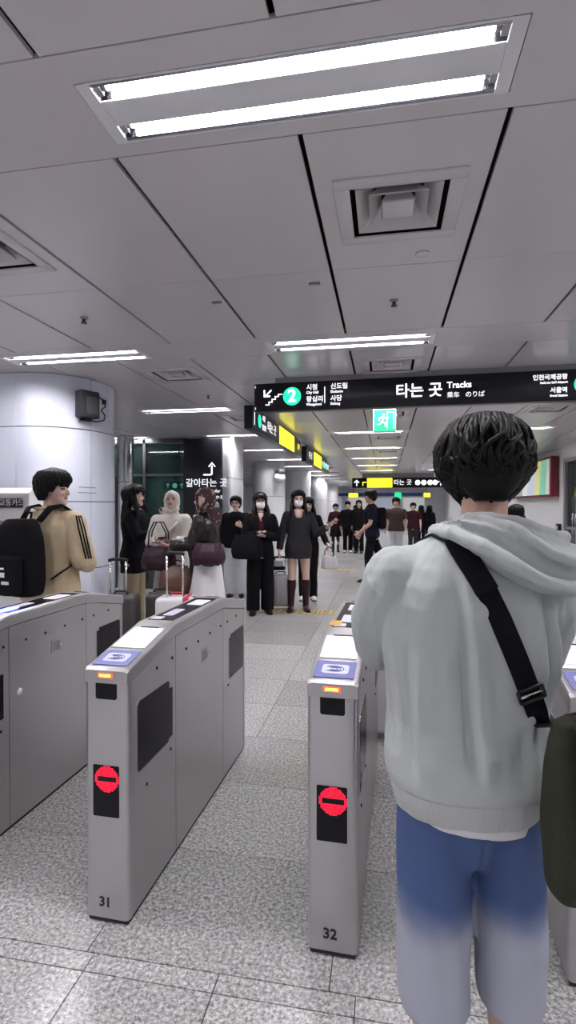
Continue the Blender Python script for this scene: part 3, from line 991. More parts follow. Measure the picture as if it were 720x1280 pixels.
line2(.50, '시청', 'City Hall', .206, .058, .032); line2(.50, '왕십리', 'Wangsimni', .096, .058, .032)
MB().box((.672, y_, .132), (.007, .003, .15)).build('divider', ['sign_white'], t)
line2(.725, '신도림', 'Sindorim', .206, .058, .032); line2(.725, '사당', 'Sadang', .096, .058, .032)
text('lettering', '타는 곳', .135, 'sign_white', t, (1.515, y_, .130), FACE, bold=.0022)
text('lettering', 'Tracks', .076, 'sign_white', t, (1.755, y_, .170), FACE, 'LEFT', bold=.0015)
text('lettering', '乘车', .054, 'sign_white', t, (1.755, y_, .082), FACE, 'LEFT')
text('lettering', 'のりば', .054, 'sign_white', t, (1.91, y_, .082), FACE, 'LEFT')
line2(2.735, '인천국제공항', "Incheon Int'l Airport", .200, .050, .026, 'RIGHT', .044)
line2(2.735, '서울역', 'Seoul Station', .088, .050, .026, 'RIGHT', .044)
disc(t, 'line_badge', 'sign_green', 2.87, .132, .085)

M['exit_white'] = emis('exit_white', (.62, .85, .70), .9)
# exit box under it
t = empty('exit_sign', (-.014, 6.5, 2.385), 0, 'square green lit running-man exit sign below the black sign', 'exit sign')
MB().box((0, 0, .13), (.27, .07, .27), 0, bev=.006).build('case', ['white_plastic'], t)
MB().box((0, -.037, .13), (.25, .006, .25)).build('light_panel', ['exit_green'], t)
MB().box((0, 0, .29), (.03, .03, .06)).build('hanger', ['mid_grey'], t)
rm = MB()
for q in ((.03, .13, .008, .20), (.105, .13, .008, .20), (.068, .228, .082, .008)):
    rm.box((q[0], -.041, q[1]), (q[2], .002, q[3]))
rm.build('door_outline', ['exit_white'], t)
rn = MB()
rn.ell((-.012, -.042, .195), (.014, .002, .014))
for pts in ([(-.015, .175), (-.03, .115)], [(-.03, .115), (.01, .095), (.0, .055)], [(-.03, .115), (-.055, .085), (-.085, .08)], [(-.015, .17), (.02, .15), (.045, .16)], [(-.018, .168), (-.055, .16), (-.07, .125)]):
    rn.tube([(a, -.043, b) for a, b in pts], [.011] * len(pts), 6)
rn.build('running_figure', ['exit_white'], t)

# signs running along the corridor, faces to the right
def long_sign(x, y0, y1, z0, z1, lab, yel, first_):
    L = y1 - y0
    t = empty('direction_sign', (x, y0, z0), R(90), lab, 'sign', 'yellow direction signs along the left side')
    # local +X runs along the corridor (+Y); local -Y faces world +X
    MB().box((L / 2, 0, (z1 - z0) / 2), (L, .10, z1 - z0), 0, bev=.004).build('case', ['sign_black'], t)
    h = z1 - z0
    MB().box((L / 2, 0, h + (CEIL - z1) / 2), (L * .8, .05, CEIL - z1)).build('mount', ['mid_grey'], t)
    a, b = yel
    MB().box(((a + b) / 2, -.052, h / 2), (b - a, .006, h - .012)).build('yellow_panel', ['sign_yellow'], t)
    if first_:
        MB().lathe([(.08, 0), (.08, .002), (.05, .002)], 30, T=Matrix.Rotation(PI / 2, 4, 'X')).build('line_badge', ['sign_green'], t, (.34, -.052, h / 2))
        text('lettering', '타는 곳', .15, 'sign_white', t, (1.05, -.0535, h / 2), FACE, sx=1.2)
        MB().box((.09, -.052, h / 2), (.02, .003, .16)).build('divider', ['sign_white'], t)
        text('lettering', '시청', .08, 'sign_white', t, (.56, -.0535, h * .72), FACE)
        text('lettering', '왕십리', .08, 'sign_white', t, (.58, -.0535, h * .3), FACE)
        text('lettering', '나가는 곳', .09, 'ink', t, ((a + b) / 2, -.0565, h / 2), FACE)
        text('lettering', '1-9', .15, 'sign_yellow', t, (b + .45, -.0535, h / 2), FACE)
    else:
        text('lettering', '타는 곳', .15, 'sign_white', t, (.55, -.0535, h / 2), FACE)
        for q in range(5):
            make_icon('dot' if q % 2 else 'arrow', .16).build('icon', ['green_text' if q % 2 else 'sign_white'], t, (b + .3 + .3 * q, -.052, h / 2))
    return t


long_sign(-1.55, 5.93, 9.45, 2.385, 2.652, 'black and yellow direction sign running lengthways behind the platform sign', (1.57, 2.80), True)
long_sign(-1.55, 10.15, 14.3, 2.36, 2.65, 'smaller looking black and yellow lengthways sign, further down the corridor', (1.1, 2.4), False)

t = empty('direction_sign', (-1.24, 20.2, 2.165), 0, 'far black and yellow sign across the corridor above the walkers', 'sign')
MB().box((1.68, 0, .185), (3.36, .12, .37), 0, bev=.005).build('case', ['sign_black'], t)
MB().box((1.68, 0, .45), (2.6, .05, .17)).build('mount', ['mid_grey'], t)
MB().box((1.02, -.062, .185), (.92, .006, .35)).build('yellow_panel', ['sign_yellow'], t)
x = .14
make_icon('arrow', .24).build('icon', ['sign_white'], t, (.17, -.062, .185))
make_icon('arrow', .24).build('icon', ['sign_white'], t, (3.22, -.062, .185))
text('lettering', '┏', .26, 'sign_yellow', t, (.40, -.063, .185), FACE)
text('lettering', '나가는 곳', .19, 'ink', t, (1.02, -.0665, .185), FACE)
text('lettering', '타는 곳', .22, 'sign_white', t, (1.86, -.063, .185), FACE)
for x in (2.40, 2.62, 2.84, 3.02):
    make_icon('dot', .19).build('icon', ['sign_white'], t, (x, -.062, .185))

t = empty('hanging_sign', (-3.86, 9.55, 1.88), 0, 'row of glowing green symbols behind the dark shop glass', 'lit sign')
MB().box((0, .03, 0), (.62, .04, .15), 0, bev=.004).build('case', ['black_plastic'], t)
MB().box((0, .03, .44), (.03, .03, .76)).build('hanger', ['mid_grey'], t)
for q, kd in zip((-.22, -.08, .06, .19), ('arrow', 'dot', 'arrow', 'dot')):
    make_icon(kd, .10).build('icon', ['green_text'], t, (q, .009, 0))
# ------------------------------------------------------------------ people
# Local frame: facing +Y, +X is the person's right, z up; built for a 1.72 m figure.
TORSO = [(.80, .155, .095, .11), (.86, .168, .105, .125), (.93, .168, .105, .125), (1.0, .152, .10, .105), (1.08, .140, .10, .095),
         (1.2, .155, .112, .108), (1.30, .172, .115, .118), (1.35, .168, .106, .115), (1.392, .142, .092, .104), (1.425, .108, .076, .088), (1.45, .082, .062, .072), (1.47, .064, .055, .062)]
HEAD = [(-.002, .020, .082, -.030), (.012, .038, .090, -.004), (.038, .053, .092, .035), (.07, .063, .092, .062), (.10, .070, .090, .082),
        (.125, .073, .086, .095), (.155, .076, .090, .100), (.19, .071, .078, .095), (.214, .054, .053, .075), (.23, .026, .018, .042)]


def lerp_rows(rows, z):
    if z <= rows[0][0]: return rows[0][1:]
    for a, b in zip(rows, rows[1:]):
        if z <= b[0]:
            t = (z - a[0]) / (b[0] - a[0])
            return tuple(p + (q - p) * t for p, q in zip(a[1:], b[1:]))
    return rows[-1][1:]


def vn(d):
    return V(d).normalized()


class Person:
    def __init__(s, label, loc, rz, h=1.68, lean=0., bend=0., hips=((0, 0, -1), (0, 0, -1)), shins=None, arms=None, head=(0, 0), vox=.0075,
                 wide=1., skin='skin', group=None, fem=False, cat='person', hx=0.):
        s.k = h / 1.72
        s.root = empty('person', loc, rz, label, cat, group)
        s.root.scale = (s.k,) * 3
        s.lean = lean; s.vox = vox; s.fem = fem
        s.w = wide * (.93 if fem else 1.)
        s.skin = skin
        s.hx = hx
        s.sw = (.165 if fem else .182) * wide
        # legs
        s.legs = {}
        shins = shins or hips
        for i, sx in enumerate((1, -1)):
            hip = V((sx * .088, 0, .90)); kn = hip + vn(hips[i]) * .42; an = kn + vn(shins[i]) * .41
            s.legs[sx] = (hip, kn, an)
        low = min(l[2].z for l in s.legs.values())
        s.drop = .07 - low
        s.root.location.z = loc[2] if len(loc) > 2 else 0
        # the whole figure is shifted so the lower foot rests on the floor
        for sx in s.legs:
            s.legs[sx] = tuple(p + V((0, 0, s.drop)) for p in s.legs[sx])
        s.arms = {}
        arms = arms or {}
        for sx in (1, -1):
            a = arms.get(sx, dict(u=(sx * .18, 0, -1), f=(sx * .05, .15, -1)))
            sh = s.T(V((sx * s.sw, 0, 1.385)))
            el = sh + vn(a['u']) * .285; wr = el + vn(a['f']) * .245
            s.arms[sx] = (sh, el, wr, a)
        yaw, pit = head
        piv = s.T(V((hx, -.005, 1.47)))
        s.MH = Matrix.Translation(piv) @ Matrix.Rotation(R(yaw), 4, 'Z') @ Matrix.Rotation(R(-pit), 4, 'X') @ Matrix.Translation(V((0, .012, .02)))

    def T(s, p):
        p = V(p)
        if p.z > .95:
            p = p + V((0, s.lean * (p.z - .95), 0))
        return p + V((0, 0, s.drop))

    def world(s, p):
        m = Matrix.Translation(s.root.location) @ Matrix.Rotation(s.root.rotation_euler.z, 4, 'Z')
        return m @ (V(p) * s.k)

    def ring(s, z, e=0., ex=1., n=22, ey=None, p=2.2):
        rx, yf, yb = lerp_rows(TORSO, z)
        rx = rx * s.w * ex + e; yf = yf * ex + (e if ey is None else ey); yb = yb * ex + (e if ey is None else ey)
        return [tuple(s.T(q)) for q in ellipse(0, (yf - yb) / 2, z, rx, (yf + yb) / 2, n, p)]

    # --- body -----------------------------------------------------------
    def hand(s, mb, sx):
        sh, el, wr, a = s.arms[sx]
        d = vn(a.get('h', a['f']))
        nrm = V(a.get('n', (-sx, 0, 0)))
        nrm = (nrm - d * nrm.dot(d)).normalized()      # the palm looks along nrm
        side = d.cross(nrm).normalized() * (1 if sx > 0 else -1)
        # thumb side
        th = side if a.get('flip') is None else -side
        curl = a.get('curl', 25)
        rings = []
        for t, w, q in ((-.01, .026, .021), (.02, .034, .017), (.06, .042, .015), (.088, .040, .013)):
            c = wr + d * t
            rings.append([c + th * (w * math.cos(j * PI / 6)) + nrm * (q * math.sin(j * PI / 6)) for j in range(12)])
        mb.loft(rings)
        for i, (off, L) in enumerate(((.032, .070), (.011, .080), (-.011, .074), (-.031, .058))):
            p = wr + d * .078 + th * off
            pts = [p - d * .02, p]; r = [.0092, .0092]; ang = 0
            dd = (d + th * (off * 3.)).normalized()
            for q in range(3):
                ang += R(curl) * (.8 if q == 0 else 1.)
                dirn = dd * math.cos(ang) + nrm * math.sin(ang)
                p = p + dirn * L * (.42, .32, .26)[q]
                pts.append(p); r.append((.0086, .0078, .0065)[q])
            mb.tube(pts, r, 8)
        p = wr + d * .022 + th * .026
        q1 = p + (d * .55 + th * .75 + nrm * .25).normalized() * .034
        q2 = q1 + (d * .85 + th * .3 + nrm * .4).normalized() * .03
        q3 = q2 + (d * .9 + nrm * .45).normalized() * .024
        mb.tube([p - th * .012, p, q1, q2, q3], [.013, .013, .011, .0095, .0075], 8)
        return wr + d * .07 + nrm * .03

    def body(s, brow=True):
        mb = MB()
        mb.loft([s.ring(r[0]) for r in TORSO])
        nb = s.T((s.hx * .7, -.012, 1.42)); nt = s.MH @ V((0, -.015, .055))
        r = .054 if not s.fem else .047
        mb.tube([nb, (nb + nt) / 2, nt], [r * 1.15, r, r], 14)
        mb.loft([[s.MH @ V(q) for q in ellipse(0, (yf - yb) / 2, z, rx, (yf + yb) / 2, 22, 2.15)] for z, rx, yf, yb in HEAD])
        for sx in (1, -1):
            mb.ell((sx * .074, -.012, .105), (.011, .02, .031), T=s.MH)
            mb.ell((sx * .032, .072, .083), (.024, .018, .02), T=s.MH, n=10, k=6)
        mb.tube([s.MH @ V(q) for q in ((0, .084, .122), (0, .098, .103), (0, .108, .085), (0, .094, .074))], [.008, .010, .014, .009], 8)
        for sx in (1, -1):
            mb.ell((sx * .011, .095, .082), (.009, .010, .008), T=s.MH, n=8, k=6)
        mb.ell((0, .088, .056), (.022, .010, .0075), T=s.MH, n=10, k=6)
        mb.ell((0, .087, .046), (.018, .011, .008), T=s.MH, n=10, k=6)
        mb.ell((0, .080, .016), (.022, .014, .014), T=s.MH, n=10, k=6)
        for sx in (1, -1):
            sh, el, wr, a = s.arms[sx]
            inn = s.T((sx * .08, 0, 1.375 - getattr(s, 'slope', 0)))
            mb.limb([inn, sh, sh.lerp(el, .35), sh.lerp(el, .8), el, el.lerp(wr, .3), el.lerp(wr, .75), wr], [.05, .052, .048, .04, .037, .039, .03, .0255], 12)
            s.hand(mb, sx)
            hip, kn, an = s.legs[sx]
            f = s.foot_dir(sx)
            mb.tube([hip + V((0, 0, .04)), hip, hip.lerp(kn, .4), hip.lerp(kn, .85), kn, kn.lerp(an, .3), kn.lerp(an, .75), an, an - V((0, 0, .05))],
                    [.085, .086, .074, .056, .053, .053, .038, .034, .034], 14)
            mb.tube([an - f * .05 - V((0, 0, .035)), an - V((0, 0, .03)), an + f * .09 - V((0, 0, .045)), an + f * .165 - V((0, 0, .055))], [(.028, .03), (.034, .032), (.04, .022), (.03, .012)], 10)
        inv = s.MH.inverted()
        def cls(c):
            p = inv @ c
            if -.01 < p.z < .2 and p.y > .045 and abs(p.x) < .065:
                if .043 < p.z < .0615 and abs(p.x) < .024 and p.y > .07: return 1
                if .1105 < p.z < .1215 and .015 < abs(p.x) < .047: return 2
                if .1300 < p.z < .1375 and .014 < abs(p.x) < .052: return 2
            return 0
        return mb.fused('body', [s.skin, 'lips', 'brow'], s.root, s.vox, 3, classify=cls)

    def foot_dir(s, sx):
        return V((sx * .14, 1, 0)).normalized()

    # --- clothing --------------------------------------------------------
    def top(s, name, m, hem=.86, ease=.022, flare=.0, sleeve=1., sr=(.07, .06, .05), neck=1.45, wr=5, vox=None, amp=.006, hemz=None, cuff=True, ex=1.):
        mb = MB()
        zs = [hem] + [z for z in (.80, .86, .93, 1.0, 1.08, 1.2, 1.30, 1.35, 1.392, 1.425) if hem + .015 < z < neck] + [neck]
        rg = []
        for z in zs:
            e = ease + flare * max(0, (1.1 - z))
            ez = e * (1 if z < 1.4 else .6)
            rg.append(s.ring(max(z, .80), ez, ex))
            if z < .80:
                rg[-1] = [(x, y, z + s.drop) for x, y, q in rg[-1]]
        mb.loft(rg)
        mb.tube([s.T((0, -.01, neck - .05)), s.T((0, -.006, neck + .02))], [(.078 + ease * .5, .078), (.066 + ease * .3, .066)], 18)
        if sleeve:
            for sx in (1, -1):
                sh, el, w, a = s.arms[sx]
                inn = s.T((sx * .07, 0, 1.375))
                if sleeve >= 1:
                    pts = [inn, sh + V((0, 0, -.012)), sh.lerp(el, .5), el, el.lerp(w, .5), el.lerp(w, .92 if sleeve < 1.05 else 1.02)]
                    rad = [sr[0] * .85, sr[0] * .95, (sr[0] + sr[1]) / 2, sr[1], (sr[1] + sr[2]) / 2, sr[2]]
                else:
                    pts = [inn, sh + V((0, 0, -.012)), sh.lerp(el, sleeve)]
                    rad = [sr[0] * .85, sr[0] * .95, sr[1]]
                mb.limb(pts, rad, 14)
        sd = random.random() * 50
        def dfm(p, n):
            q = nz(p, (9, 9, 4), sd) * .6 + nz(p, (22, 22, 9), sd + 3) * .4
            return p + n * (amp * q * 1.6)
        return mb.fused(name, m, s.root, vox or s.vox, wr, deform=dfm)

    def skirt(s, name, m, z0=1.02, hem=.5, flare=.10, ease=.012, sy=.7, amp=.006, waves=0, off=0.):
        mb = MB(); rg = []
        n = 40
        for i in range(7):
            t = i / 6; z = z0 + (hem - z0) * t
            rx, yf, yb = lerp_rows(TORSO, max(z, .86))
            ry = (yf + yb) / 2; cy = (yf - yb) / 2 + off * t
            rx = rx * s.w + ease + flare * t; ry = ry + ease + flare * sy * t
            rg.append([(rx * math.cos(2 * PI * j / n) * (1 + .05 * t * math.sin(waves * 2 * PI * j / n)), cy + ry * math.sin(2 * PI * j / n) * (1 + .05 * t * math.sin(waves * 2 * PI * j / n)), z + s.drop) for j in range(n)])
        mb.loft(rg)
        return mb.fused(name, m, s.root, s.vox, 3, deform=lambda p, nn: p + nn * amp * nz(p, (11, 11, 3), 4.))

    def trousers(s, name, m, top=1.03, r=(.098, .075, .068), end=1., amp=.006, ease=.012):
        mb = MB()
        mb.loft([s.ring(z, ease) for z in (.82, .88, .94, 1.0, top)])
        for sx in (1, -1):
            hip, kn, an = s.legs[sx]
            e = kn.lerp(an, end) if end > 0 else hip.lerp(kn, 1 + end)
            if end > 0:
                mb.tube([hip + V((0, 0, .03)), hip.lerp(kn, .15), hip.lerp(kn, .5), kn, kn.lerp(an, .45 * end), e - V((0, 0, .02 if end >= 1 else 0))], [r[0] * .95, r[0], (r[0] + r[1]) / 2, r[1], (r[1] + r[2]) / 2, r[2]], 16)
            else:
                mb.tube([hip + V((0, 0, .03)), hip.lerp(kn, .15), e], [r[0] * .95, r[0], r[1]], 16)
        sd = random.random() * 50
        return mb.fused(name, m, s.root, s.vox, 4, deform=lambda p, n: p + n * amp * 1.5 * nz(p, (10, 10, 5), sd))

    def shoes(s, m, boot=0., sole=None):
        for sx in (1, -1):
            hip, kn, an = s.legs[sx]; f = s.foot_dir(sx)
            mb = MB(); z = V((0, 0, 1))
            a = an - z * .07                         # sole level under the ankle
            mb.tube([a - f * .066 + z * .034, a - f * .03 + z * .042, a + f * .05 + z * .04, a + f * .12 + z * .032, a + f * .19 + z * .022],
                    [(.030, .033), (.040, .042), (.045, .04), (.047, .032), (.028, .021)], 14)
            mb.tube([a + z * .05, an + z * .035], [.045, .043], 14)
            if boot:
                mb.tube([a + z * .05, an.lerp(kn, .3), an.lerp(kn, .65), an.lerp(kn, boot)], [.046, .050, .062, .064], 16)
            sh = mb.fused('boot' if boot else 'shoe', m, s.root, min(s.vox, .008), 2)
            so = MB()
            pl = [(x, y) for x, y in ((-.034, -.085), (-.04, -.03), (-.043, .06), (-.046, .12), (-.03, .19), (0, .212), (.03, .19), (.046, .12), (.043, .06), (.04, -.03), (.034, -.085), (0, -.10))]
            rt = V((f.y, -f.x, 0))
            so.prism([((a + rt * x + f * y).x, (a + rt * x + f * y).y) for x, y in pl], 'z', a.z - .0, a.z + .018, 0)
            so.build('sole', [sole or 'shoe_black'], sh)

    # --- hair --------------------------------------------------------------
    def cap_rows(s, g=0., front=0.):
        return [(.03, .056 + g, -.045, .085 + g), (.06, .074 + g, -.025, .102 + g), (.09, .082 + g, -.005, .114 + g), (.12, .085 + g, .018, .120 + g),
                (.15, .086 + g, .07 + front, .122 + g), (.172, .088 + g, .095 + g, .122 + g)] + [(.165 + (z - .165) * (1 + g * 6), (.088 + g) * f, (.095 + g) * f - .008 * (1 - f), (.122 + g) * f + .012 * (1 - f)) for z, f in ((.19, .958), (.205, .889), (.22, .777), (.232, .644), (.242, .473), (.249, .25), (.2515, .08))]

    def hair(s, kind='short', m='hair', long_=.30, seed=1, fringe=True, puff=0., n=70, wave=0., front_len=None, zmin=.03, part=0., rs=1., cut=None, taper=0.):
        rnd = random.Random(seed)
        mb = MB()
        rows = [r for r in s.cap_rows(puff) if r[0] >= zmin - .001]
        mb.loft([[s.MH @ V(q) for q in ellipse(0, (yf - yb) / 2, z, rx * (1 - taper * max(0., min(1., (.115 - z) / .085))), (yf + yb) / 2, 22, 2.1)] for z, rx, yf, yb in rows])
        def tp(z): return 1 - taper * max(0., min(1., (.115 - z) / .085))
        crown = V((part, -.03, .25 + puff * .8))

        def onskull(az, t):
            """t 0 crown -> 1 ear level, following the cap"""
            z = .25 + puff * .8 - (.25 + puff * .8 - .07) * t
            row = lerp_rows(rows, z)
            rx, yf, yb = row
            sa, ca = math.sin(az), math.cos(az)
            yb_ = yb; yf_ = yf + .003 if z > .17 else max(yf, .09 * (1 if z > .15 else .9)) + puff * .6
            y = sa * (yf_ if sa > 0 else yb_)
            return V((ca * (rx + .004) * tp(z), y * (1 - .4 * (1 - tp(z))), z))
        for i in range(n):
            az = 2 * PI * (i + rnd.random()) / n
            sa = math.sin(az)
            front = sa > .50
            if front and not fringe and abs(math.cos(az)) < .55:
                tend = .34
            elif front:
                tend = .60 + rnd.random() * .10
            else:
                tend = (.80 if sa > .1 else 1.0) + rnd.random() * .10
                if kind == 'short' and sa < -.2: tend = (cut or 1.1) + rnd.random() * (.12 if cut is None else .24)
            pts = [onskull(az, tend * q / 6) + V((rnd.uniform(-1, 1), rnd.uniform(-1, 1), 0)) * .003 for q in range(7)]
            rad = [q * rs for q in (.006, .012, .014, .014, .013, .010, .004)]
            if kind == 'long' and not front:
                end = pts[-1]
                L = long_ * (.85 + .3 * rnd.random())
                if sa > -.05 and front_len is not None: L = front_len * (.85 + .3 * rnd.random())
                for q in range(1, 8):
                    t = q / 7
                    w_ = wave * math.sin(q * 2.1 + i)
                    out = V((math.cos(az), sa * .8, 0))
                    p = V((end.x, end.y, end.z - L * t)) + out * (.035 * math.sin(t * PI * .6)) + V((w_, w_ * .6, 0))
                    if sa < 0: p.y = min(p.y, end.y * .9 - .02 * t)
                    if sa > -.05: p.y = max(p.y, .02 + .07 * min(1, t * 2))
                    pts.append(p)
                rad = [.006, .012, .014, .015, .016, .017, .018] + [.019, .020, .020, .018, .016, .012, .005]
            mb.tube([s.MH @ p if not (kind == 'long' and q_ > 6) else s.hang(p) for q_, p in enumerate(pts)], rad, 6)
        return mb.build('hair', [m], s.root)

    def hang(s, p):
        """hair below the ears hangs straight down instead of following the head's tilt"""
        q = s.MH @ V((p.x, p.y, .07))
        return V((q.x, q.y, q.z + (p.z - .07)))

    def mask(s):
        mb = MB()
        n = 11; rg = []
        for z, ry, w in ((.006, .085, .036), (.02, .104, .052), (.045, .112, .062), (.07, .114, .066), (.088, .110, .062), (.096, .096, .045)):
            o = [s.MH @ V((w * math.sin(R(a)), .010 + (ry - .010) * math.cos(R(a)) ** .7, z)) for a in [-88 + 176 * j / (n - 1) for j in range(n)]]
            i_ = [s.MH @ V((w * .9 * math.sin(R(a)), .008 + (ry - .022) * math.cos(R(a)) ** .7, z)) for a in [-88 + 176 * j / (n - 1) for j in range(n)]]
            rg.append(o + i_[::-1])
        mb.loft(rg)
        for sx in (1, -1):
            for z in (.075, .03):
                mb.tube([s.MH @ V((sx * .062, .012, z)), s.MH @ V((sx * .078, -.012, .095))], .0018, 5)
        return mb.build('face_mask', ['mask'], s.root)

    def hijab(s, m, drape=1.13, wide=.225, pattern=None):
        mb = MB(); n = 26
        rows = [(.0, .062, .05, .085), (.03, .076, .045, .105), (.06, .084, .035, .116), (.10, .089, .03, .122), (.135, .09, .045, .126), (.158, .089, .088, .124), (.18, .086, .102, .120), (.21, .074, .085, .108), (.236, .05, .045, .08), (.252, .018, .01, .04)]
        mb.loft([[s.MH @ V(q) for q in ellipse(0, (yf - yb) / 2, z, rx, (yf + yb) / 2, n)] for z, rx, yf, yb in rows])
        # frame around the face and wrap under the chin
        pts = []
        for j in range(25):
            a = 2 * PI * j / 24
            pts.append(s.MH @ V((.066 * math.cos(a), .066 + .012 * math.sin(a), .082 + .098 * math.sin(a))))
        mb.tube(pts, .019, 8)
        mb.tube([s.MH @ V((-.07, .01, .02)), s.MH @ V((-.04, .065, -.02)), s.MH @ V((.0, .08, -.035)), s.MH @ V((.04, .065, -.02)), s.MH @ V((.07, .01, .02))], .03, 10)
        c0 = s.MH @ V((0, -.005, -.01))
        if drape:
            rg = []
            for t, rx, ry in ((0, .085, .085), (.2, .10, .10), (.42, .155, .125), (.62, wide * .92, .145), (.8, wide * 1.02, .165), (1, wide * .98, .175)):
                z = c0.z + (drape + s.drop - c0.z) * t
                cy = c0.y + (s.lean * (z - .95) * .5 + .01 - c0.y) * t
                rg.append(ellipse(0, cy, z, rx, ry, 30))
            mb.loft(rg)
        return mb.fused('headscarf', m, s.root, min(s.vox, .008), 3, deform=lambda p, nn: p + nn * (.009 * nz(p, (7, 7, 16), 2.) + .006 * nz(p, (24, 24, 24), 5.)))


def bag_soft(name, w, h, d, m, loc, rz, label, cat, strap=None, tilt=0, belly=.25, group=None, hm=None, hoop=.16, hoops=2):
    """Soft shoulder bag or tote: slumped body, top seam, handles."""
    t = empty(name, loc, rz, label, cat, group)
    mb = MB(); rg = []
    for z, k, kd in ((0, .72, .75), (.06, .92, 1.), (.3, 1.0, 1.05), (.6, .96, .85), (.85, .86, .5), (1., .78, .22)):
        rg.append([(x, y + .01 * math.sin(x * 30), z * h + (.06 * h * (abs(x) / (w / 2)) ** 2 if z > .9 else 0)) for x, y in [(w / 2 * k * math.copysign(abs(math.cos(a)) ** .6, math.cos(a)), d / 2 * kd * math.copysign(abs(math.sin(a)) ** .8, math.sin(a))) for a in [2 * PI * j / 24 for j in range(24)]]])
    mb.loft(rg)
    mb.fused('bag_body', m, t, .008, 3, deform=lambda p, n: p + n * .008 * nz(p, (10, 10, 8), 3.))
    if hoops:
        for sy in ((-1, 1) if hoops == 2 else (0,)):
            MB().tube([(-w * .28, sy * d * .14, h * .93), (-w * .24, sy * d * .16, h + hoop * .6), (-w * .1, sy * d * .16, h + hoop), (w * .1, sy * d * .16, h + hoop), (w * .24, sy * d * .16, h + hoop * .6), (w * .28, sy * d * .14, h * .93)], .008, 8).build('handle', hm or m, t)
    MB().tube([(-w * .36, 0, h * 1.0), (0, 0, h * .985), (w * .36, 0, h * 1.0)], .005, 6).build('zip', ['dark_grey'], t)
    return t


def suitcase(name, loc, rz, w, d, h, m, label, handle=.35, ribs=True, group=None, red=False, hm='chrome'):
    t = empty(name, loc, rz, label, 'suitcase', group)
    rb = MB().box((0, 0, .05 + h / 2), (w, d, h), 0, bev=.045, seg=4)
    if ribs:
        nr = int(w / .035)
        for i in range(nr):
            x = -w / 2 + .05 + (w - .1) * i / (nr - 1)
            for sy in (-1, 1):
                rb.box((x, sy * d / 2, .05 + h / 2), (.012, .008, h - .1), 0, bev=.003, seg=1)
    rb.build('shell', m, t)
    MB().box((0, 0, .05 + h / 2), (w + .003, .012, h + .003), 0, bev=.004).build('zip_band', ['dark_grey'], t)
    for sx in (-1, 1):
        for sy in (-1, 1):
            wl = MB().tube([(sx * (w / 2 - .05) - .012, sy * (d / 2 - .05), .025), (sx * (w / 2 - .05) + .012, sy * (d / 2 - .05), .025)], .025, 14).build('wheel', ['black_plastic'], t)
            MB().box((sx * (w / 2 - .05), sy * (d / 2 - .05), .052), (.04, .04, .02), 0, bev=.005).build('fork', ['dark_grey'], wl)
    top = .05 + h
    if handle:
        hd = MB()
        for sx in (-1, 1):
            hd.tube([(sx * .075, -d * .28, top - .02), (sx * .075, -d * .28, top + handle)], .009, 8)
        hd.build('telescopic_rod', [hm], t)
        MB().tube([(-.09, -d * .28, top + handle), (-.05, -d * .28, top + handle + .012), (.05, -d * .28, top + handle + .012), (.09, -d * .28, top + handle)], .016, 10).build('grip', ['black_plastic'], t)
    MB().tube([(-.07, .02, top - .005), (-.05, .02, top + .028), (.05, .02, top + .028), (.07, .02, top - .005)], .009, 8).build('carry_handle', ['red' if red else 'black_plastic'], t)
    if red:
        MB().box((w * .30, 0, .05 + h / 2), (.06, d + .012, h + .012), 0, bev=.02).build('luggage_strap', ['red'], t)
    return t


DOWN = (0, 0, -1)
def arm(u, f, **k): return dict(u=u, f=f, **k)
def facing(dx, dy):
    return math.atan2(-dx, dy)


def to_cam(x, y, off=0.):
    return facing(-x, -y) + R(off)


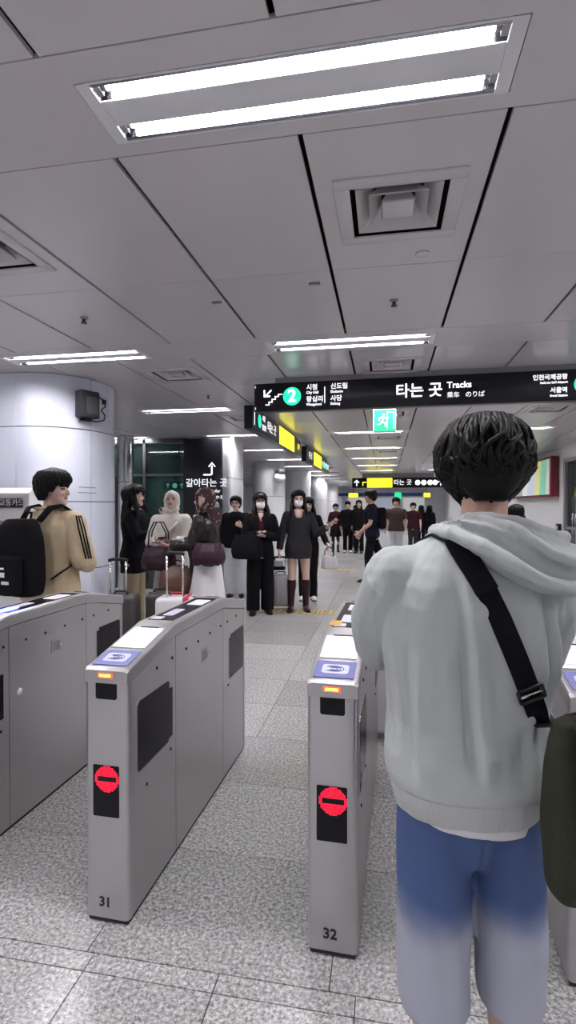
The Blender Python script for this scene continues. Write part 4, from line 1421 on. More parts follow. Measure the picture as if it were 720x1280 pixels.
# ---- foreground: person in the grey hoodie, seen from behind -------------------------------
def foreground():
    p = Person('person seen from behind in a grey hoodie and dip-dyed blue shorts, nearest the camera', (.189, 1.313, 0), R(9), h=1.70, lean=.02, hx=.047,
               hips=((.045, .05, -1), (.025, .02, -1)), shins=((.0, -.02, -1), (-.02, -.05, -1)), head=(-9, 10), vox=.006,
               wide=.86, arms={-1: arm((-.10, .70, -1), (.35, 1, -.05), n=(.5, 0, -1), curl=22), 1: arm((.30, .62, -1), (.02, 1, -.12), n=(-.4, 0, -1), curl=18)})
    r = p.root
    p.slope = .036
    for sx in (1, -1):
        p.arms[sx] = (p.arms[sx][0] - V((0, 0, .036)),) + p.arms[sx][1:]
    p.body()
    # hoodie
    mb = MB()
    rg = []
    for z, e in ((.872, .034), (.88, .046), (.90, .050), (.95, .052), (1.02, .054), (1.12, .062), (1.22, .056), (1.29, .048), (1.335, .036), (1.375, .026), (1.41, .020), (1.45, .016)):
        rg.append(p.ring(z, e, ey=e * .75, n=32, p=2.3))
    mb.loft(rg)
    mb.tube([p.T((0, -.01, 1.40)), p.T((0, -.01, 1.475))], [(.105, .10), (.085, .082)], 18)
    for sx in (1, -1):
        sh, el, w, a = p.arms[sx]
        inn = p.T((sx * .07, 0, 1.375))
        mb.limb([inn + V((0, 0, -.02)), sh + V((sx * .006, 0, -.010)), sh.lerp(el, .5) + V((sx * .016, 0, -.02)), el + V((0, -.012, -.012)), el.lerp(w, .35) + V((0, 0, -.02)), el.lerp(w, .8), w],
                [.070, .080, .083, .078, .072, .058, .046], 18)

    def fold(q, x0, s, z0, z1, amp, k=0.):
        xx = x0 + k * (q.z - 1.1)
        t = max(0., min(1., (q.z - z0) / .12)) * max(0., min(1., (z1 - q.z) / .18))
        return amp * t * math.exp(-((q.x - xx) / s) ** 2)

    def pleat(q, x0, k, wl, A, B, z0, z1):
        """a hanging fold: cloth sinks towards the edge from the left, then steps forward"""
        u = q.x - x0 - k * (q.z - 1.1)
        t = max(0., min(1., (q.z - z0) / .08)) * max(0., min(1., (z1 - q.z) / .25))
        if u < 0:
            return -A * t * max(0., 1 + u / wl) ** 1.5 * min(1., -u / .011)
        return B * t * math.exp(-((u - .010) / .026) ** 2) * min(1., u / .010)

    def dfm(q, n):
        d = .016 * nz(q, (8, 8, 2.4), 3.) + .010 * nz(q, (20, 20, 5), 9.) + .002 * nz(q, (60, 60, 22), 1.)
        if n.y < .3:
            d += pleat(q, -.032, -.085, .088, .042, .030, .90, 1.40) + pleat(q, .092, .04, .04, .014, .014, .84, 1.12)
            d += pleat(q, -.150, -.02, .05, .018, .012, .86, 1.30)
            d += fold(q, .132, .014, 1.04, 1.40, .020, -.12) + fold(q, .170, .011, 1.02, 1.38, .020, -.10) - fold(q, .152, .009, 1.02, 1.4, .016, -.1)
        d *= max(.12, min(1., (q.z - .885) / .07))
        return q + n * d
    hood = mb.fused('hoodie', ['hoodie'], r, .005, 5, deform=dfm)
    rb = MB()
    rb.loft([p.ring(z, e, ey=e * .75, n=48, p=2.3) for z, e in ((.812, .028), (.816, .033), (.85, .037), (.875, .038), (.888, .038), (.892, .030))])
    rb.fused('hem_rib', ['hoodie_rib'], r, .006, 2, deform=lambda q, n: q + n * (.005 * nz(q, (9, 9, 2.6), 3.) + .003 * nz(q, (26, 26, 4), 2.)))
    for sx in (1, -1):
        sh, el, w, a = p.arms[sx]
        MB().tube([el.lerp(w, .86), el.lerp(w, .9), el.lerp(w, 1.02), el.lerp(w, 1.04)], [.050, .047, .040, .034], 18).build('cuff', ['hoodie_rib'], r)
    tb = MB()
    tb.loft([[(x, y, z - .018 * (x / .2) - .012 * (1 if y < 0 else 0) * (1 - (x / .25) ** 2)) for x, y, z in p.ring(zz, e, ey=e * .8, n=48, p=2.3)] for zz, e in ((.80, .014), (.803, .018), (.86, .016), (.90, .006))])
    tb.fused('tee_hem', ['tee_white'], r, .006, 3)
    # hood: neck ring, inner sheet, heavy outer roll draped towards the right shoulder
    hb = MB()
    rim = [(-.088, .065, 1.452), (-.100, .0, 1.475), (-.085, -.062, 1.492), (-.035, -.098, 1.492), (.02, -.112, 1.485), (.075, -.112, 1.468), (.13, -.098, 1.452), (.18, -.055, 1.445), (.20, .01, 1.445), (.17, .07, 1.44), (.10, .11, 1.42)]
    roll = [(-.125, .07, 1.435), (-.155, -.005, 1.455), (-.135, -.095, 1.457), (-.080, -.158, 1.430), (-.02, -.188, 1.396), (.055, -.195, 1.362), (.14, -.185, 1.345), (.215, -.125, 1.345), (.258, -.03, 1.375), (.23, .05, 1.385), (.13, .11, 1.38)]
    mid = [((a[0] + b[0]) / 2 * 1.04, (a[1] + b[1]) / 2 * 1.08, (a[2] + b[2]) / 2 + .012) for a, b in zip(rim, roll)]
    def T3(L): return [p.T((q[0] * .85 + .058, q[1], q[2])) for q in L]
    rim, mid, roll = T3(rim), T3(mid), T3(roll)
    nrm = [(V((q.x - .08, q.y + .0, .06))).normalized() for q in mid]
    def sheet(A, B, th, sag=0.):
        rings = []
        for a, b, n in zip(A, B, nrm):
            m_ = (a + b) / 2 - n * sag
            rings.append([a + n * th, m_ + n * th, b + n * th, b - n * th, m_ - n * th, a - n * th])
        hb.loft(rings)
    sheet(rim, mid, .008, .014); sheet(mid, roll, .008, .026)
    hb.tube(rim, [.010] + [.013] * 9 + [.010], 10)
    hb.tube(roll, [.013, .018, .020, .019, .017, .015, .014, .014, .015, .016, .013], 12)
    # the second fold that leaves a dark pocket between itself and the rim
    f2 = T3([(-.07, -.10, 1.490), (-.01, -.148, 1.472), (.035, -.168, 1.446), (.075, -.176, 1.418), (.125, -.174, 1.402), (.19, -.145, 1.398), (.24, -.06, 1.410)])
    hb.tube(f2, [.008, .014, .015, .013, .013, .012, .010], 10)
    f3 = T3([(.045, -.135, 1.462), (.065, -.150, 1.448), (.07, -.155, 1.43), (.10, -.155, 1.42)])
    hb.tube(f3, [.008, .012, .012, .008], 8)
    hb.tube(T3([(-.10, -.02, 1.44), (-.06, -.09, 1.43), (0, -.12, 1.40), (.08, -.125, 1.37), (.16, -.10, 1.36), (.2, -.03, 1.37)]), .045, 10)
    hb.fused('hood', ['hoodie'], r, .004, 1, deform=lambda q, n: q + n * (.004 * nz(q, (16, 16, 22), 3.) + .0015 * nz(q, (60, 60, 60), 2.)))
    # shorts
    p.ombre = True
    mb = MB()
    mb.loft([p.ring(z, e, ey=e, p=2.3) for z, e in ((.805, .0), (.83, .012), (.86, .008), (.92, -.012), (.98, -.02))])
    for sx in (1, -1):
        hip, kn, an = p.legs[sx]
        e = kn.lerp(an, .36)
        o = V((.004, 0, 0)); kk = .90 if sx < 0 else .84
        mb.tube([hip + V((0, 0, .03)), hip.lerp(kn, .2) + o, hip.lerp(kn, .6) + o, kn + o, e + o, e + o - V((0, 0, .012))], [(.092 * kk, .10), (.096 * kk, .11), (.098 * kk, .108), (.100 * kk, .106), (.094 * kk, .10), (.088 * kk, .094)], 22)
    mb.ell(p.T((.004, -.005, .79)), (.085, .115, .135), n=20, k=12)
    def sd(q, n):
        d = .007 * nz(q, (9, 9, 3), 12.) + .003 * nz(q, (24, 24, 8), 2.)
        if n.y < 0 and q.z > .6:
            d -= .006 * math.exp(-((q.x - .010) / .008) ** 2)
        return q + n * d
    mb.fused('shorts', ['shorts'], r, .007, 10, deform=sd)
    pk = MB(); pk.tube([(.182, -.03, .74), (.190, -.045, .69), (.192, -.05, .66)], .005, 6); pk.build('pocket_edge', ['navy_cloth'], r)
    p.shoes('shoe_white')
    # hair: full, tousled bob
    rnd = random.Random(5)
    p.hair('short', 'hair', seed=5, puff=.012, n=240, zmin=.03, rs=.6, cut=.92, taper=.48)
    hb = MB()
    for i in range(420):
        jit = rnd.uniform(0, .055); fly = rnd.choice((.04, .06, .07, .12))
        az = R(rnd.uniform(150, 390)); z0 = rnd.uniform(.09, .245)
        def sp(a, z, k=1.):
            row = lerp_rows(p.cap_rows(.012), z)
            k *= 1 - .42 * max(0., min(1., (.115 - z) / .085))
            return V((math.cos(a) * (row[0] + .004) * k, math.sin(a) * ((row[2] if math.sin(a) < 0 else max(row[1], .07)) + .004) * k, z))
        L = rnd.uniform(.07, .13); tw = rnd.uniform(-.35, .35)
        pts = [sp(az + tw * t * t, max(z0 - L * t, .035 + jit), 1 + fly * math.sin(t * PI * .7)) for t in (0, .25, .5, .75, 1)]
        hb.tube([p.MH @ q for q in pts], [.002, .0055, .006, .0045, .001], 5)
    for i in range(70):
        az = R(rnd.uniform(165, 375)); z0 = rnd.uniform(.10, .19); L = rnd.uniform(.06, .12); tw = rnd.uniform(-.8, .8); ph = rnd.uniform(0, 6)
        pts = [sp(az + tw * t * t + .12 * math.sin(ph + 5 * t), max(z0 - L * t, .022 + .02 * rnd.random()), 1.03 + .09 * math.sin(t * 2.4)) for t in (0, .2, .4, .6, .8, 1)]
        hb.tube([p.MH @ q for q in pts], [.002, .006, .0075, .007, .0045, .001], 5)
    hb.build('hair_locks', ['hair'], r)
    # cross-body bag: strap follows the back of the hoodie from the left shoulder to the right hip
    bpy.context.view_layer.update()
    me = hood.data
    bv = BVHTree.FromPolygons([v.co[:] for v in me.vertices], [list(q.vertices) for q in me.polygons])
    path = [(-.052, 1.446), (-.042, 1.42), (-.025, 1.385), (-.001, 1.335), (.026, 1.275), (.050, 1.22), (.072, 1.168), (.092, 1.118), (.110, 1.075), (.127, 1.035)]
    t = empty('messenger_bag', r.location, r.rotation_euler.z, 'olive green cross-body bag with a black strap on the back of the hoodie', 'bag')
    t.scale = r.scale
    front = [(-.085, .12, 1.36), (-.085, .05, 1.43), (-.072, -.02, 1.452)]
    pts = []
    for x, z in path:
        hit = bv.ray_cast(V((x, -.6, z)), V((0, 1, 0)))
        y = hit[0].y - .006 if hit[0] else -.1
        pts.append(V((x, y, z)))
    for i in range(1, len(pts) - 1):
        pts[i].y = min(pts[i].y, (pts[i - 1].y + pts[i + 1].y) / 2 + .003)
    for i in range(len(pts)):
        if pts[i].z > 1.40: pts[i].y -= .002

    def ribbon(mb, pts, w, th, mi=0, out=None):
        rings = []
        for i, q in enumerate(pts):
            d = (pts[min(i + 1, len(pts) - 1)] - pts[max(i - 1, 0)]).normalized()
            n = (out(q) if out else V((0, -1, 0)))
            n = (n - d * n.dot(d)).normalized(); s_ = d.cross(n)
            a = s_ * w / 2; b = n * th / 2
            rings.append([q + a + b, q - a + b, q - a - b, q + a - b])
        mb.loft(rings, mi, True, smooth=False)
    sb = MB()
    ribbon(sb, [V(q) for q in front] + pts, .046, .005, out=lambda q: V((q.x * .4, q.y - .02 if q.y > -.05 else -1, .35 if q.z > 1.4 else 0)))
    strap = sb.build('strap', ['webbing'], t)
    s2 = MB()
    q0 = pts[6]; q1 = pts[3]
    ribbon(s2, [q + V((0, -.006, 0)) for q in pts[0:4]], .050, .004)
    s2.build('strap_pad', ['webbing'], t)
    bk = pts[7] + V((0, -.008, 0)); dd = (pts[8] - pts[6]).normalized(); ss = dd.cross(V((0, -1, 0)))
    MB().tube([bk - ss * .028, bk + ss * .028], [.0035] * 2, 8).build('buckle_bar', ['chrome'], t)
    bx = MB()
    for s_ in (-1, 1):
        bx.tube([bk + ss * .027 * s_ - dd * .014, bk + ss * .027 * s_ + dd * .014], .004, 6)
        bx.tube([bk - ss * .027 + dd * .014 * s_, bk + ss * .027 + dd * .014 * s_], .004, 6)
    bx.build('buckle', ['black_plastic'], t)
    # the pouch itself, hanging behind the right hip
    T = Matrix.Translation(V((.250, -.225, .745))) @ Matrix.Rotation(R(14), 4, 'Z') @ Matrix.Rotation(R(0), 4, 'Y')
    mb = MB(); rg = []
    for z, k, kd, dx in ((0, .96, .55, .0), (.02, .99, .85, .0), (.12, 1.0, 1.1, .0), (.24, 1.0, 1.0, 0), (.33, .99, .75, .0), (.375, .96, .45, .0)):
        rg.append([(x + dx, y, z + (-.025 if z < .2 else .012) * (x / .17)) for x, y in [(.175 * k * math.copysign(abs(math.cos(a)) ** .35, math.cos(a)), .055 * kd * math.copysign(abs(math.sin(a)) ** .6, math.sin(a))) for a in [2 * PI * j / 36 for j in range(36)]]])
    mb.loft(rg, T=T)
    mb.fused('pouch', ['olive_bag'], t, .006, 3, deform=lambda q, n: q + n * (.006 * nz(q, (9, 9, 7), 31.) + .003 * nz(q, (26, 26, 20), 8.)))
    fl = MB()
    rg = []
    for z, y, w in ((.372, 0, .15), (.378, -.03, .155), (.35, -.052, .165), (.26, -.068, .17), (.18, -.070, .168), (.165, -.069, .16)):
        rg.append([(x, y + s_ * .004, z - .02 * x) for x, s_ in ((-w, -1), (0, -1.6), (w, -1), (w, 1), (0, .4), (-w, 1))])
    fl.loft(rg, T=T)
    fl.fused('flap', ['olive_bag'], t, .005, 2, deform=lambda q, n: q + n * .004 * nz(q, (14, 14, 12), 5.))
    tr = MB(); ribbon(tr, [T @ V(q) for q in ((-.155, -.070, .33), (-.125, -.076, .26), (-.07, -.078, .15), (-.02, -.074, .07))], .03, .004, out=lambda q: V((.2, -1, 0)))
    tr.build('trim_band', ['olive_trim'], t)
    MB().tube([pts[-1], T @ V((-.14, -.01, .36)), T @ V((-.15, 0, .30))], [(.023, .004)] * 3, 8).build('strap_end', ['webbing'], t)
    return p


fg = foreground()

# ---- backpacker in beige jacket on the left ----------------------------------------------------
x, y = -2.33, 3.40
p = Person('young man in a beige jacket with black sleeve stripes wearing a black backpack', (x, y, 0), facing(.16, .985), h=1.735, lean=.03, head=(-74, 2), vox=.0065, skin='skin_light',
           arms={1: arm((.30, .0, -1), (-.50, .85, -.22), n=(-1, 0, -.2)), -1: arm((-.2, .1, -1), (-.1, .6, -.7))})
p.body()
jk = p.top('jacket', ['beige'], hem=.83, ease=.045, sr=(.085, .078, .058), neck=1.46, amp=.010, sleeve=1.0)
st = MB()
sh, el, w, a = p.arms[1]
for o in (-.018, 0, .018):
    q = []
    for t in range(8):
        f = t / 7
        c = sh.lerp(el, f * .95) + V((0, 0, -.012 * (1 - f)))
        rad = .089 + (.079 - .089) * f
        ang = R(-18) - o * 14
        q.append(c + V((math.cos(ang), math.sin(ang), 0)) * (rad + .001) if f > .12 else c + V((math.cos(ang) * rad * .75, math.sin(ang) * rad * .7, .045)))
    st.tube(q, .0055, 6)
st.build('sleeve_stripes', ['black_cloth'], p.root)
MB().tube([p.T((-.10, .02, 1.455)), p.T((-.06, -.085, 1.468)), p.T((.06, -.085, 1.468)), p.T((.10, .02, 1.455)), p.T((.05, .10, 1.435)), p.T((-.05, .10, 1.435)), p.T((-.10, .02, 1.455))], [(.022, .012)] * 7, 10).build('collar', ['beige'], p.root)
MB().tube([el.lerp(w, .80), el.lerp(w, 1.0)], [(.056), (.05)], 16).build('cuff', ['charcoal'], p.root)
p.trousers('trousers', ['pale_grey']); p.shoes('shoe_black')
p.hair('short', 'hair', seed=11, puff=.012, n=120, zmin=.03)
# backpack
t = empty('backpack', p.root.location, p.root.rotation_euler.z, 'black backpack with white marks on the beige-jacketed man', 'backpack')
t.scale = p.root.scale
mb = MB(); rg = []
for z, k, kd in ((.90, .86, .7), (.92, .95, .9), (1.0, 1, 1), (1.15, 1, 1), (1.28, .95, .9), (1.36, .82, .7), (1.40, .6, .45)):
    rg.append([(.165 * k * math.copysign(abs(math.cos(a)) ** .55, math.cos(a)), -.275 + .02 * (1 - kd) + .095 * kd * math.copysign(abs(math.sin(a)) ** .55, math.sin(a)), z) for a in [2 * PI * j / 32 for j in range(32)]])
mb.loft(rg)
mb.fused('main_compartment', ['black_cloth'], t, .007, 3, deform=lambda q, n: q + n * .006 * nz(q, (9, 9, 9), 5.))
MB().box((0, -.385, 1.05), (.26, .06, .24), 0, bev=.028, seg=3).build('front_pocket', ['black_cloth'], t)
for sx in (1, -1):
    pts = [(sx * .07, -.185, 1.37), (sx * .095, -.11, 1.462), (sx * .115, -.02, 1.475), (sx * .135, .075, 1.42), (sx * .15, .135, 1.32), (sx * .165, .13, 1.2), (sx * .19, .03, 1.08), (sx * .165, -.16, .99)]
    MB().tube([p.T(q) + V((0, -.008, .012)) for q in pts], [(.030, .010)] * 5 + [(.022, .006)] * 3, 10, up=V((0, 1, 0))).build('shoulder_strap', ['webbing'], t)
MB().tube([(-.04, -.22, 1.40), (-.03, -.2, 1.44), (.03, -.2, 1.44), (.04, -.22, 1.40)], .008, 8).build('grab_loop', ['webbing'], t)
lg = MB()
lg.box((-.02, -.4165, 1.09), (.08, .003, .012)); lg.box((.0, -.4165, 1.05), (.05, .003, .03)); lg.box((.03, -.4165, 1.00), (.06, .003, .02))
lg.build('printed_mark', ['paper'], t)
MB().box((.10, -.378, 1.115), (.04, .006, .006)).build('zip_pull', ['chrome'], t)

# ---- group of three behind the gates ---------------------------------------------------------------
x, y = -2.98, 5.97
p = Person('person with long dark curly hair in a black coat holding a blue booklet', (x, y, 0), facing(1, .05), h=1.72, fem=True, lean=.03, head=(0, -6),
           arms={1: arm((.10, .45, -1), (-.15, 1, .30), n=(-.3, 0, 1), h=(-.2, 1, .0)), -1: arm((-.15, .75, -1), (.25, .62, 1.0), n=(1, -.3, 0), h=(.2, .3, 1), curl=35)}, skin='skin_light', group='travellers talking behind the gates')
p.body(); p.top('coat', ['black_cloth'], hem=.70, ease=.03, sr=(.07, .06, .05), flare=.03)
p.top('shirt', ['white_cloth'], hem=.84, ease=.034, sleeve=0, ex=.9)
p.trousers('trousers', ['olive_tan'], r=(.10, .09, .085)); p.shoes('shoe_black'); p.hair('long', 'hair', long_=.33, seed=3, fringe=False, puff=.026, n=150, wave=.03, front_len=.24)
w = p.world(p.arms[1][2] + V((-.02, .10, .075)))
t = empty('booklet', tuple(w), facing(1, .05), 'blue booklet held up by the curly-haired person', 'booklet')
bt = Matrix.Rotation(R(24), 4, 'X')
for s_ in (-1, 1):
    MB().box((s_ * .0, .0, 0), (.004, .10, .135), 0, T=Matrix.Translation(V((s_ * .012, 0, 0))) @ Matrix.Rotation(R(s_ * 9), 4, 'Y') @ bt, bev=.001).build('cover', ['blue_pouch'], t)
MB().box((0, 0, 0), (.014, .09, .125), 0, T=bt).build('pages', ['paper'], t)

x, y = -2.40, 5.72
p = Person('person in a cream headscarf and pale wrap coat looking down at a phone', (x, y, 0), to_cam(x, y, -14), h=1.665, fem=True, head=(6, -16),
           arms={1: arm((.15, .35, -1), (-.55, .9, .15), n=(-.5, 0, 1)), -1: arm((-.15, .40, -1), (.5, .9, .05), n=(.5, 0, 1))}, skin='skin_light', group='travellers talking behind the gates')
p.body(); p.top('wrap_coat', ['cream'], hem=.72, ease=.038, sr=(.085, .078, .066), flare=.05, amp=.010)
p.skirt('skirt', ['cream2'], hem=.10, flare=.10, waves=9); p.shoes('shoe_black'); p.hijab('cream', drape=1.10, wide=.235)
MB().tube([p.T((-.11, .15, 1.36)), p.T((0, .20, 1.25)), p.T((.10, .17, 1.12)), p.T((.12, .15, .95))], [(.05, .012), (.06, .014), (.06, .014), (.03, .01)], 10).build('scarf_end', ['cream'], p.root)
w = p.world((p.arms[1][2] + p.arms[-1][2]) / 2 + V((0, .075, .035)))
t = empty('phone', tuple(w), to_cam(x, y, -14), 'dark phone between the hands of the cream-scarfed person', 'phone')
MB().box((0, 0, 0), (.075, .15, .009), 0, T=Matrix.Rotation(R(18), 4, 'X'), bev=.004).build('case', ['black_plastic'], t)
MB().box((0, 0, .0052), (.068, .142, .001), 0, T=Matrix.Rotation(R(18), 4, 'X')).build('screen', ['black_glass'], t)
hx, hy = x, y

x, y = -1.86, 5.40
p = Person('person in a patterned dark red headscarf, black leather jacket and white skirt', (x, y, 0), facing(-1, .02), h=1.675, fem=True, lean=.05, head=(8, 0),
           arms={-1: arm((-.12, .35, -1), (.05, 1, -.02), n=(.3, 0, 1)), 1: arm((.15, .35, -1), (-.2, 1, .05), n=(-.3, 0, 1))}, skin='skin_light', group='travellers talking behind the gates')
p.body(); p.top('leather_jacket', ['leather'], hem=.90, ease=.034, sr=(.08, .068, .054), amp=.014)
p.skirt('skirt', ['white_cloth'], hem=.10, flare=.17, waves=8, off=.03); p.shoes('shoe_white'); p.hijab('scarf', drape=None)
hb = MB(); hb.loft([ellipse(0, -.10 + p.lean * .4, z + p.drop, a, b, 20) for z, a, b in ((1.26, .05, .02), (1.30, .10, .05), (1.38, .13, .07), (1.46, .10, .09), (1.52, .08, .08))])
hb.fused('scarf_tail', ['scarf'], p.root, .008, 3)
MB().tube([p.T((-.075, .09, 1.43)), p.T((0, .115, 1.39)), p.T((.075, .09, 1.43))], [(.02, .012)] * 3, 8).build('collar', ['cream'], p.root)
w = p.world(p.arms[-1][2] + V((.0, .11, .03)))
t = empty('phone', tuple(w), facing(-1, .02), 'dark phone in the outstretched hand of the leather-jacketed person', 'phone')
MB().box((0, 0, 0), (.075, .15, .009), 0, bev=.004).build('case', ['black_plastic'], t)
MB().box((0, 0, .0052), (.068, .142, .001)).build('screen', ['black_glass'], t)
bag = bag_soft('shoulder_bag', .42, .25, .17, ['maroon_leather'], tuple(p.world((-.24, -.10, .93))), facing(-1, .02) + R(90), 'dark maroon shoulder bag at the hip of the leather-jacketed person', 'bag', hoops=0)
bag.scale = (.84, .84, .84)
MB().tube([(-.15, 0, .22), (-.10, -.05, .38), (-.02, -.13, .50), (.02, -.17, .52), (.06, -.13, .5), (.12, -.05, .38), (.15, 0, .22)], [(.011, .006)] * 7, 8).build('strap', ['maroon_leather'], bag)

suitcase('suitcase', (-2.72, 4.98 + .28, 0), R(8), .40, .26, .60, ['case_dark'], 'dark suitcase with raised handle in front of the curly-haired person', handle=.40) if False else None
suitcase('suitcase', (-2.50, 4.72, 0), R(10), .34, .24, .60, ['case_dark'], 'dark grey suitcase with raised handle beside the white pillar', handle=.33, group='dark suitcases', ribs=True)
suitcase('suitcase', (-2.23, 5.02, 0), R(6), .22, .30, .58, ['case_dark'], 'second dark grey suitcase, without raised handle, next to the white one', handle=0, group='dark suitcases', ribs=False)
suitcase('suitcase', (-1.93, 4.72, 0), R(8), .36, .24, .60, ['case_white'], 'white suitcase with a red strap behind gate 31', handle=.40, ribs=False, red=True)
bt_ = suitcase('suitcase', (-2.20, 5.36, 0), R(4), .36, .24, .50, ['brown_leather'], 'brown suitcase at the feet of the cream-scarfed person', handle=0, ribs=False)
bag_soft('tote_bag', .36, .30, .19, ['brown_leather'], (-2.21, 5.37, .555), R(4), 'brown soft bag resting on the brown suitcase', 'bag', hoops=1, hoop=.06)
bag_soft('tote_bag', .40, .26, .20, ['maroon_leather'], tuple(Vector((-2.42, 5.42, .80))), R(-4), 'dark maroon tote hanging from the arm of the cream-scarfed person', 'bag', hoop=.26)

# ---- pair in face masks walking to the gates ---------------------------------------------------------
x, y = -1.716, 7.22
p = Person('person in a cap and face mask, black wide trousers, looking at a phone', (x, y, 0), to_cam(x, y, 4), h=1.66, fem=True, head=(4, -14), vox=.0075,
           hips=((.03, .06, -1), (-.03, -.02, -1)), shins=((.02, 0, -1), (-.02, -.06, -1)),
           arms={1: arm((.20, .10, -1), (-.72, .62, .12), n=(-.4, -.3, 1), curl=38), -1: arm((-.20, .12, -1), (.72, .62, .10), n=(.4, -.3, 1), curl=38)}, skin='skin_light', group='masked pair walking towards the gates')
p.body(); p.top('jacket', ['black_cloth'], hem=.88, ease=.04, sr=(.078, .068, .054), amp=.009)
fv = MB(); fv.loft([[(w_ * sx, y_ + .004, z + p.drop) for sx, y_ in ((-1, yy - .02), (0, yy), (1, yy - .02), (1, yy - .05), (-1, yy - .05))] for z, w_, yy in ((1.10, .012, .168), (1.25, .04, .172), (1.36, .05, .150), (1.44, .035, .105))])
fv.build('maroon_top', ['maroon_cloth'], p.root)
nk = MB(); nk.loft([[(w_ * sx, y_ + .008, z + p.drop) for sx, y_ in ((-1, yy - .02), (0, yy), (1, yy - .02), (1, yy - .05), (-1, yy - .05))] for z, w_, yy in ((1.33, .004, .160), (1.40, .03, .132), (1.455, .04, .09))])
nk.build('neckline', ['skin_light'], p.root)
p.trousers('trousers', ['black_cloth'], r=(.108, .10, .098)); p.shoes('shoe_black'); p.mask()
p.hair('long', 'hair_brown', long_=.30, seed=8, fringe=False, n=80, front_len=.30)
cp = MB()
cp.loft([[p.MH @ V(q) for q in ellipse(0, -.012, z, a, b, 22)] for z, a, b in ((.150, .106, .130), (.175, .108, .132), (.205, .104, .126), (.235, .088, .106), (.258, .058, .07), (.268, .02, .024))])
cap = cp.build('cap', ['charcoal'], p.root)
bm_ = MB(); bm_.loft([[p.MH @ V((w_ * c, yy - .018 * abs(c), .166 + dz - .012 * c * c)) for c, dz in [(-1, 0), (-.5, 0), (0, 0), (.5, 0), (1, 0), (1, -.006), (.5, -.006), (0, -.006), (-.5, -.006), (-1, -.006)]] for w_, yy in ((.090, .07), (.090, .13), (.076, .17), (.044, .19))])
bm_.build('cap_brim', ['charcoal'], p.root)
MB().box((0, .113, .205), (.06, .004, .025), 0, T=p.MH @ Matrix.Rotation(R(0), 4, 'X'), bev=.001).build('cap_badge', ['mid_grey'], p.root)
w = p.world((p.arms[1][2] + p.arms[-1][2]) / 2 + V((0, .055, .02)))
t = empty('phone', tuple(w), to_cam(x, y, 4), 'dark phone held in both hands by the capped person', 'phone')
MB().box((0, 0, 0), (.15, .075, .009), 0, T=Matrix.Rotation(R(35), 4, 'X'), bev=.004).build('case', ['black_plastic'], t)
MB().box((0, 0, .0052), (.142, .068, .001), 0, T=Matrix.Rotation(R(35), 4, 'X')).build('screen', ['black_glass'], t)
bag = bag_soft('shoulder_bag', .44, .32, .17, ['black_cloth'], tuple(p.world((.20, .17, .80))), to_cam(x, y, -10), 'large slouchy black bag slung across the capped person', 'bag', hoops=0)
MB().tube([(-.14, .0, .30), (-.05, .03, .5), (.08, .02, .62), (.15, -.02, .66)], [(.018, .005)] * 4, 8).build('strap', ['black_cloth'], bag)

x, y = -1.225, 7.50
p = Person('person in a short charcoal dress, face mask and knee-high burgundy boots', (x, y, 0), to_cam(x, y, 2), h=1.70, fem=True, head=(2, -2), vox=.0075,
           hips=((.02, .05, -1), (-.05, .0, -1)), shins=((.03, -.03, -1), (.0, -.02, -1)),
           arms={1: arm((.28, .02, -1), (.14, .20, -1), n=(-1, 0, 0), curl=45), -1: arm((-.35, .10, -1), (-.62, .75, .42), n=(.2, .1, 1), curl=30)}, skin='skin_light', group='masked pair walking towards the gates')
p.body(); p.top('dress', ['charcoal'], hem=.76, ease=.030, sr=(.068, .060, .048), flare=.05, neck=1.44)
nk = MB(); nk.loft([[(w_ * sx, y_ + .012, z + p.drop) for sx, y_ in ((-1, yy - .02), (0, yy), (1, yy - .02), (1, yy - .05), (-1, yy - .05))] for z, w_, yy in ((1.345, .035, .150), (1.40, .055, .122), (1.45, .055, .085))])
nk.build('neckline', ['skin_light'], p.root)
p.shoes('boot', boot=.93, sole='shoe_black'); p.mask(); p.hair('long', 'hair', long_=.34, seed=21, fringe=False, n=80, front_len=.34, puff=.004)
w = p.world(p.arms[-1][2] + vn(p.arms[-1][3]['f']) * .085 + V((0, .01, .03)))
t = empty('phone', tuple(w), to_cam(x, y, 0), 'pale phone on the raised palm of the person in the charcoal dress', 'phone')
MB().box((0, 0, 0), (.15, .075, .010), 0, T=Matrix.Rotation(R(15), 4, 'X'), bev=.004).build('case', ['mid_grey'], t)
MB().box((0, 0, .0056), (.142, .068, .001), 0, T=Matrix.Rotation(R(15), 4, 'X')).build('screen', ['black_glass'], t)
w = p.world(p.arms[1][2] + V((0, 0, -.09)))
suitcase('suitcase', (w.x - .02, w.y + .16, 0), to_cam(x, y) + PI, .36, .24, .46, ['case_silver'], 'ribbed silver suitcase between the masked pair', handle=.24)
t = empty('neck_pouch', (w.x - .03, w.y + .10, .62), to_cam(x, y), 'small black and white pouch strapped on the silver suitcase', 'pouch')
MB().box((0, 0, -.02), (.17, .10, .05), 0, bev=.012).build('base', ['black_cloth'], t)
MB().box((0, 0, .05), (.13, .08, .09), 0, bev=.02).build('cushion', ['pale_grey'], t)

x, y = -1.215, 8.40
p = Person('person with dark hair and black trousers walking just behind the charcoal dress', (x, y, 0), to_cam(x, y, 0), h=1.62, fem=True, vox=.010,
           arms={-1: arm((-.30, .05, -1), (-.25, .55, -.55), n=(1, 0, 0), curl=50)}, skin='skin_light')
p.body(); p.top('coat', ['black_cloth'], hem=.80, ease=.03); p.trousers('trousers', ['black_cloth']); p.shoes('shoe_white'); p.hair('long', 'hair', long_=.2, seed=31, n=60)
w = p.world(p.arms[-1][2] + V((-.03, .10, -.02)))
bag_soft('handbag', .26, .20, .11, ['white_cloth'], (w.x, w.y - .08, w.z - .34), to_cam(x, y), 'small white handbag beside the charcoal dress', 'bag', hoops=1, hoop=.13, hm='charcoal')

